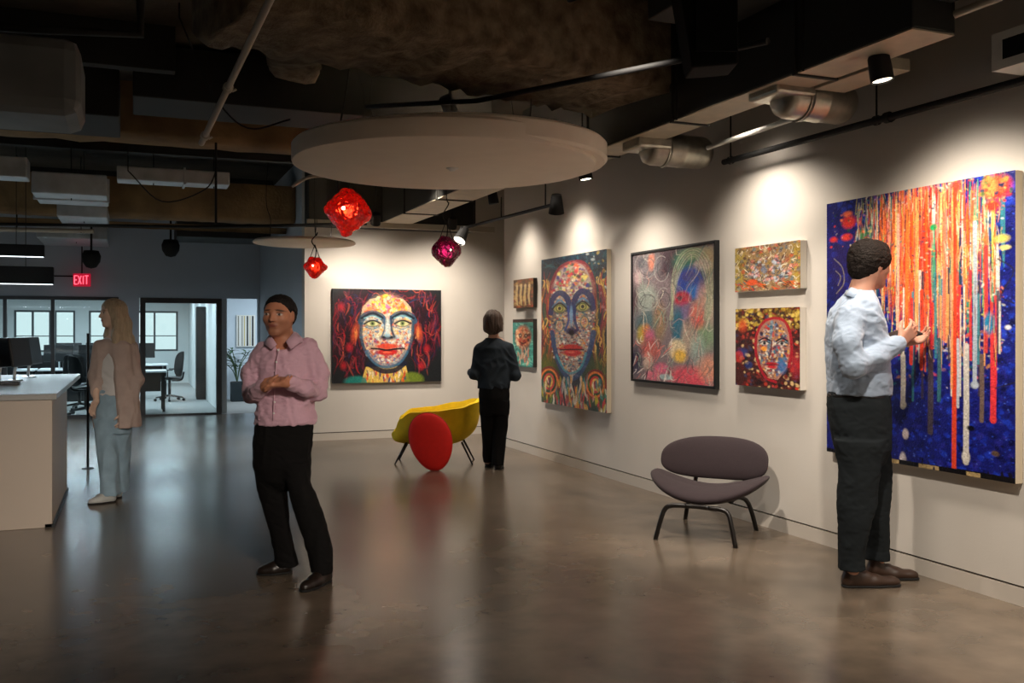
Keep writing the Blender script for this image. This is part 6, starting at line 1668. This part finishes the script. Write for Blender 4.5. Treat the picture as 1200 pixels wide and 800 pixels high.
# ---- large drip painting
p = Paint(340, 520, [(40, 103), (505, 18), (505, 795), (45, 715)], (20, 26, 110), 8)
q8 = lambda y0, y1: (lambda x, y: y0 < y < y1)
p.dots(1500, None, [(14, 18, 86), (24, 44, 160), (10, 12, 60), (30, 60, 190), (40, 40, 140)], (3, 9), (.5, .9))
p.dots(1900, None, [(90, 120, 230), (6, 6, 26), (50, 90, 230), (6, 8, 40), (40, 60, 200)], (1.2, 2.6), (.5, .95))
p.blob(75, 260, 34, 110, (40, 26, 76), .7, .5); p.blob(60, 400, 24, 120, (16, 20, 60), .5, .5)
warm = [(226, 92, 40), (236, 130, 60), (214, 60, 36), (240, 170, 110), (228, 110, 90), (244, 196, 120), (200, 44, 40), (236, 140, 120), (232, 100, 30)]
cool = [(30, 80, 100), (60, 140, 140), (220, 214, 196), (16, 40, 80), (90, 150, 120), (190, 190, 150), (26, 60, 120)]
rs = p.rs
for k in range(70):
    x = rs.uniform(105, 480); top = 90 - (x - 40) * .18 + rs.uniform(-4, 30); L_ = rs.uniform(60, 260)
    p.line([(x, top), (x + rs.uniform(-3, 3), top + L_ * .5), (x + rs.uniform(-3, 3), top + L_)], rs.uniform(3, 10), cool[rs.randint(len(cool))], rs.uniform(.6, .95), True)
for k in range(260):
    u = rs.normal(); x = 262 + u * 58
    if not 150 < x < 440: continue
    top = 92 - (x - 40) * .18 + rs.uniform(-6, 40); L_ = rs.uniform(160, 400) * (1 - .45 * min(1, abs(x - 262) / 190))
    p.line([(x, top), (x + rs.uniform(-4, 4), top + L_ * .5), (x + rs.uniform(-3, 3), top + L_)], rs.uniform(2.5, 8), warm[rs.randint(len(warm))], rs.uniform(.7, 1), True)
for k in range(90):
    x = rs.uniform(300, 460); top = rs.uniform(60, 260); p.line([(x, top), (x + rs.uniform(-3, 3), top + rs.uniform(80, 260))], rs.uniform(3, 8), (warm + cool + [(190, 200, 80), (80, 160, 110)])[rs.randint(18)], .9, True)
p.dots(1500, lambda x, y: 110 < x < 475 and 40 < y < 470, warm + cool + [(190, 200, 80), (236, 220, 190), (30, 30, 60), (110, 40, 30)], (1.2, 3), (.5, 1), stretch=1.8)
p.dots(160, lambda x, y: 150 < x < 460 and 400 < y < 560, [(226, 80, 60), (214, 206, 190), (120, 60, 110), (40, 120, 130), (200, 130, 60), (12, 14, 40)], (1.5, 4.5), (.6, .95), stretch=1.7)
for k in range(44):
    x = rs.uniform(205, 470); p.line([(x, rs.uniform(260, 360)), (x + rs.uniform(-2, 2), rs.uniform(420, 600))], rs.uniform(3, 6.5), [(230, 96, 50), (226, 218, 200), (60, 130, 140), (214, 50, 50), (236, 160, 90), (60, 50, 70)][rs.randint(6)], .9)
for (x, y0, y1, w_, c_) in ((355, 60, 764, 10, (222, 70, 36)), (349, 100, 560, 5, (238, 150, 90)), (384, 455, 742, 12, (206, 200, 190)), (364, 440, 606, 6, (190, 196, 206)), (230, 480, 606, 12, (214, 206, 190)), (216, 130, 470, 7, (240, 180, 150)),
                      (405, 150, 552, 9, (170, 180, 190)), (450, 430, 640, 12, (222, 56, 60)), (432, 210, 470, 8, (200, 60, 60)), (193, 560, 660, 9, (196, 30, 40)), (297, 470, 668, 13, (70, 60, 70)), (318, 440, 590, 9, (50, 100, 110)),
                      (250, 340, 500, 8, (222, 60, 50)), (275, 320, 512, 9, (230, 70, 40)), (422, 480, 640, 9, (110, 90, 80)), (238, 120, 420, 9, (240, 120, 50)), (262, 90, 430, 8, (244, 160, 90)), (330, 80, 440, 8, (236, 120, 90))):
    p.line([(x, y0), (x + 1, (y0 + y1) / 2), (x, y1)], w_, c_, .97)
for (x, y, rx, ry, c_) in ((384, 728, 9, 16, (210, 204, 194)), (405, 552, 9, 9, (180, 190, 200)), (233, 600, 7, 9, (214, 206, 190)), (237, 672, 8, 14, (206, 190, 190)), (231, 735, 9, 20, (186, 176, 180)), (450, 636, 7, 9, (222, 60, 60)), (396, 658, 9, 7, (8, 8, 20)), (486, 410, 7, 6, (210, 210, 220)), (455, 720, 9, 7, (90, 70, 60))): p.blob(x, y, rx, ry, c_)
for (x, y, rx, ry, c_) in ((95, 148, 20, 18, (226, 50, 44)), (90, 186, 16, 10, (226, 60, 50)), (58, 192, 12, 8, (214, 50, 50)), (92, 128, 14, 8, (240, 110, 70)), (457, 62, 30, 28, (224, 56, 40)), (440, 60, 16, 24, (240, 140, 70)), (470, 55, 8, 18, (244, 120, 60)), (448, 108, 16, 14, (214, 60, 40)), (358, 60, 10, 14, (226, 70, 50)),
                      (303, 162, 9, 9, (20, 160, 90)), (470, 190, 16, 10, (206, 186, 90)), (478, 212, 12, 6, (226, 206, 120)), (130, 178, 14, 18, (60, 120, 70)), (440, 400, 12, 24, (30, 130, 170))): p.blob(x, y, rx, ry, c_, 1, .25)
p.dots(170, lambda x, y: (x - 457) ** 2 + (y - 66) ** 2 < 1700, [(240, 150, 60), (30, 60, 90), (210, 50, 40), (60, 110, 60), (244, 190, 110), (20, 24, 70)], (2, 6))
p.dots(120, lambda x, y: 50 < x < 150 and 120 < y < 215, [(226, 60, 50), (240, 120, 70), (30, 90, 60), (16, 20, 70), (200, 190, 170)], (1.5, 5))
p.strokes(160, lambda x, y: 110 < x < 190 and 90 < y < 330, [(30, 90, 90), (190, 190, 170), (200, 90, 50), (16, 40, 70), (120, 60, 60), (170, 160, 70)], (10, 50), (1.5, 4), (80, 100))
p.strokes(260, lambda x, y: 150 < x < 470 and 60 < y < 480, [(250, 220, 180), (120, 30, 30), (20, 50, 60), (180, 190, 90), (250, 160, 120)], (10, 60), (1, 2.4), (84, 96))
for pts in ([(60, 240), (80, 262), (84, 300), (66, 326)], [(64, 270), (76, 284), (70, 306)], [(460, 240), (500, 270), (470, 330), (500, 350)], [(456, 560), (505, 545)]): p.line(pts, 3, (130, 120, 110) if pts[0][0] < 400 else (40, 34, 40), .8, smooth=True)
p.poly([(44, 706), (505, 780), (505, 800), (44, 722)], (14, 12, 16))
for (x0, x1) in ((200, 222), (270, 318), (385, 420)): p.poly([(x0, 728 + (x0 - 180) * .17), (x1, 728 + (x1 - 180) * .17), (x1, 758 + (x1 - 180) * .17), (x0, 758 + (x0 - 180) * .17)], (176, 150, 104), .9)
p.strokes(40, lambda x, y: y > 700 + (x - 44) * .15, [(20, 16, 20), (12, 14, 50)], (10, 26), (4, 9), (70, 110))
on_right_wall('large deep blue canvas with orange and red paint drips running down', 969, 1190, 199, 567, .054, p, M['canvas_edge'])
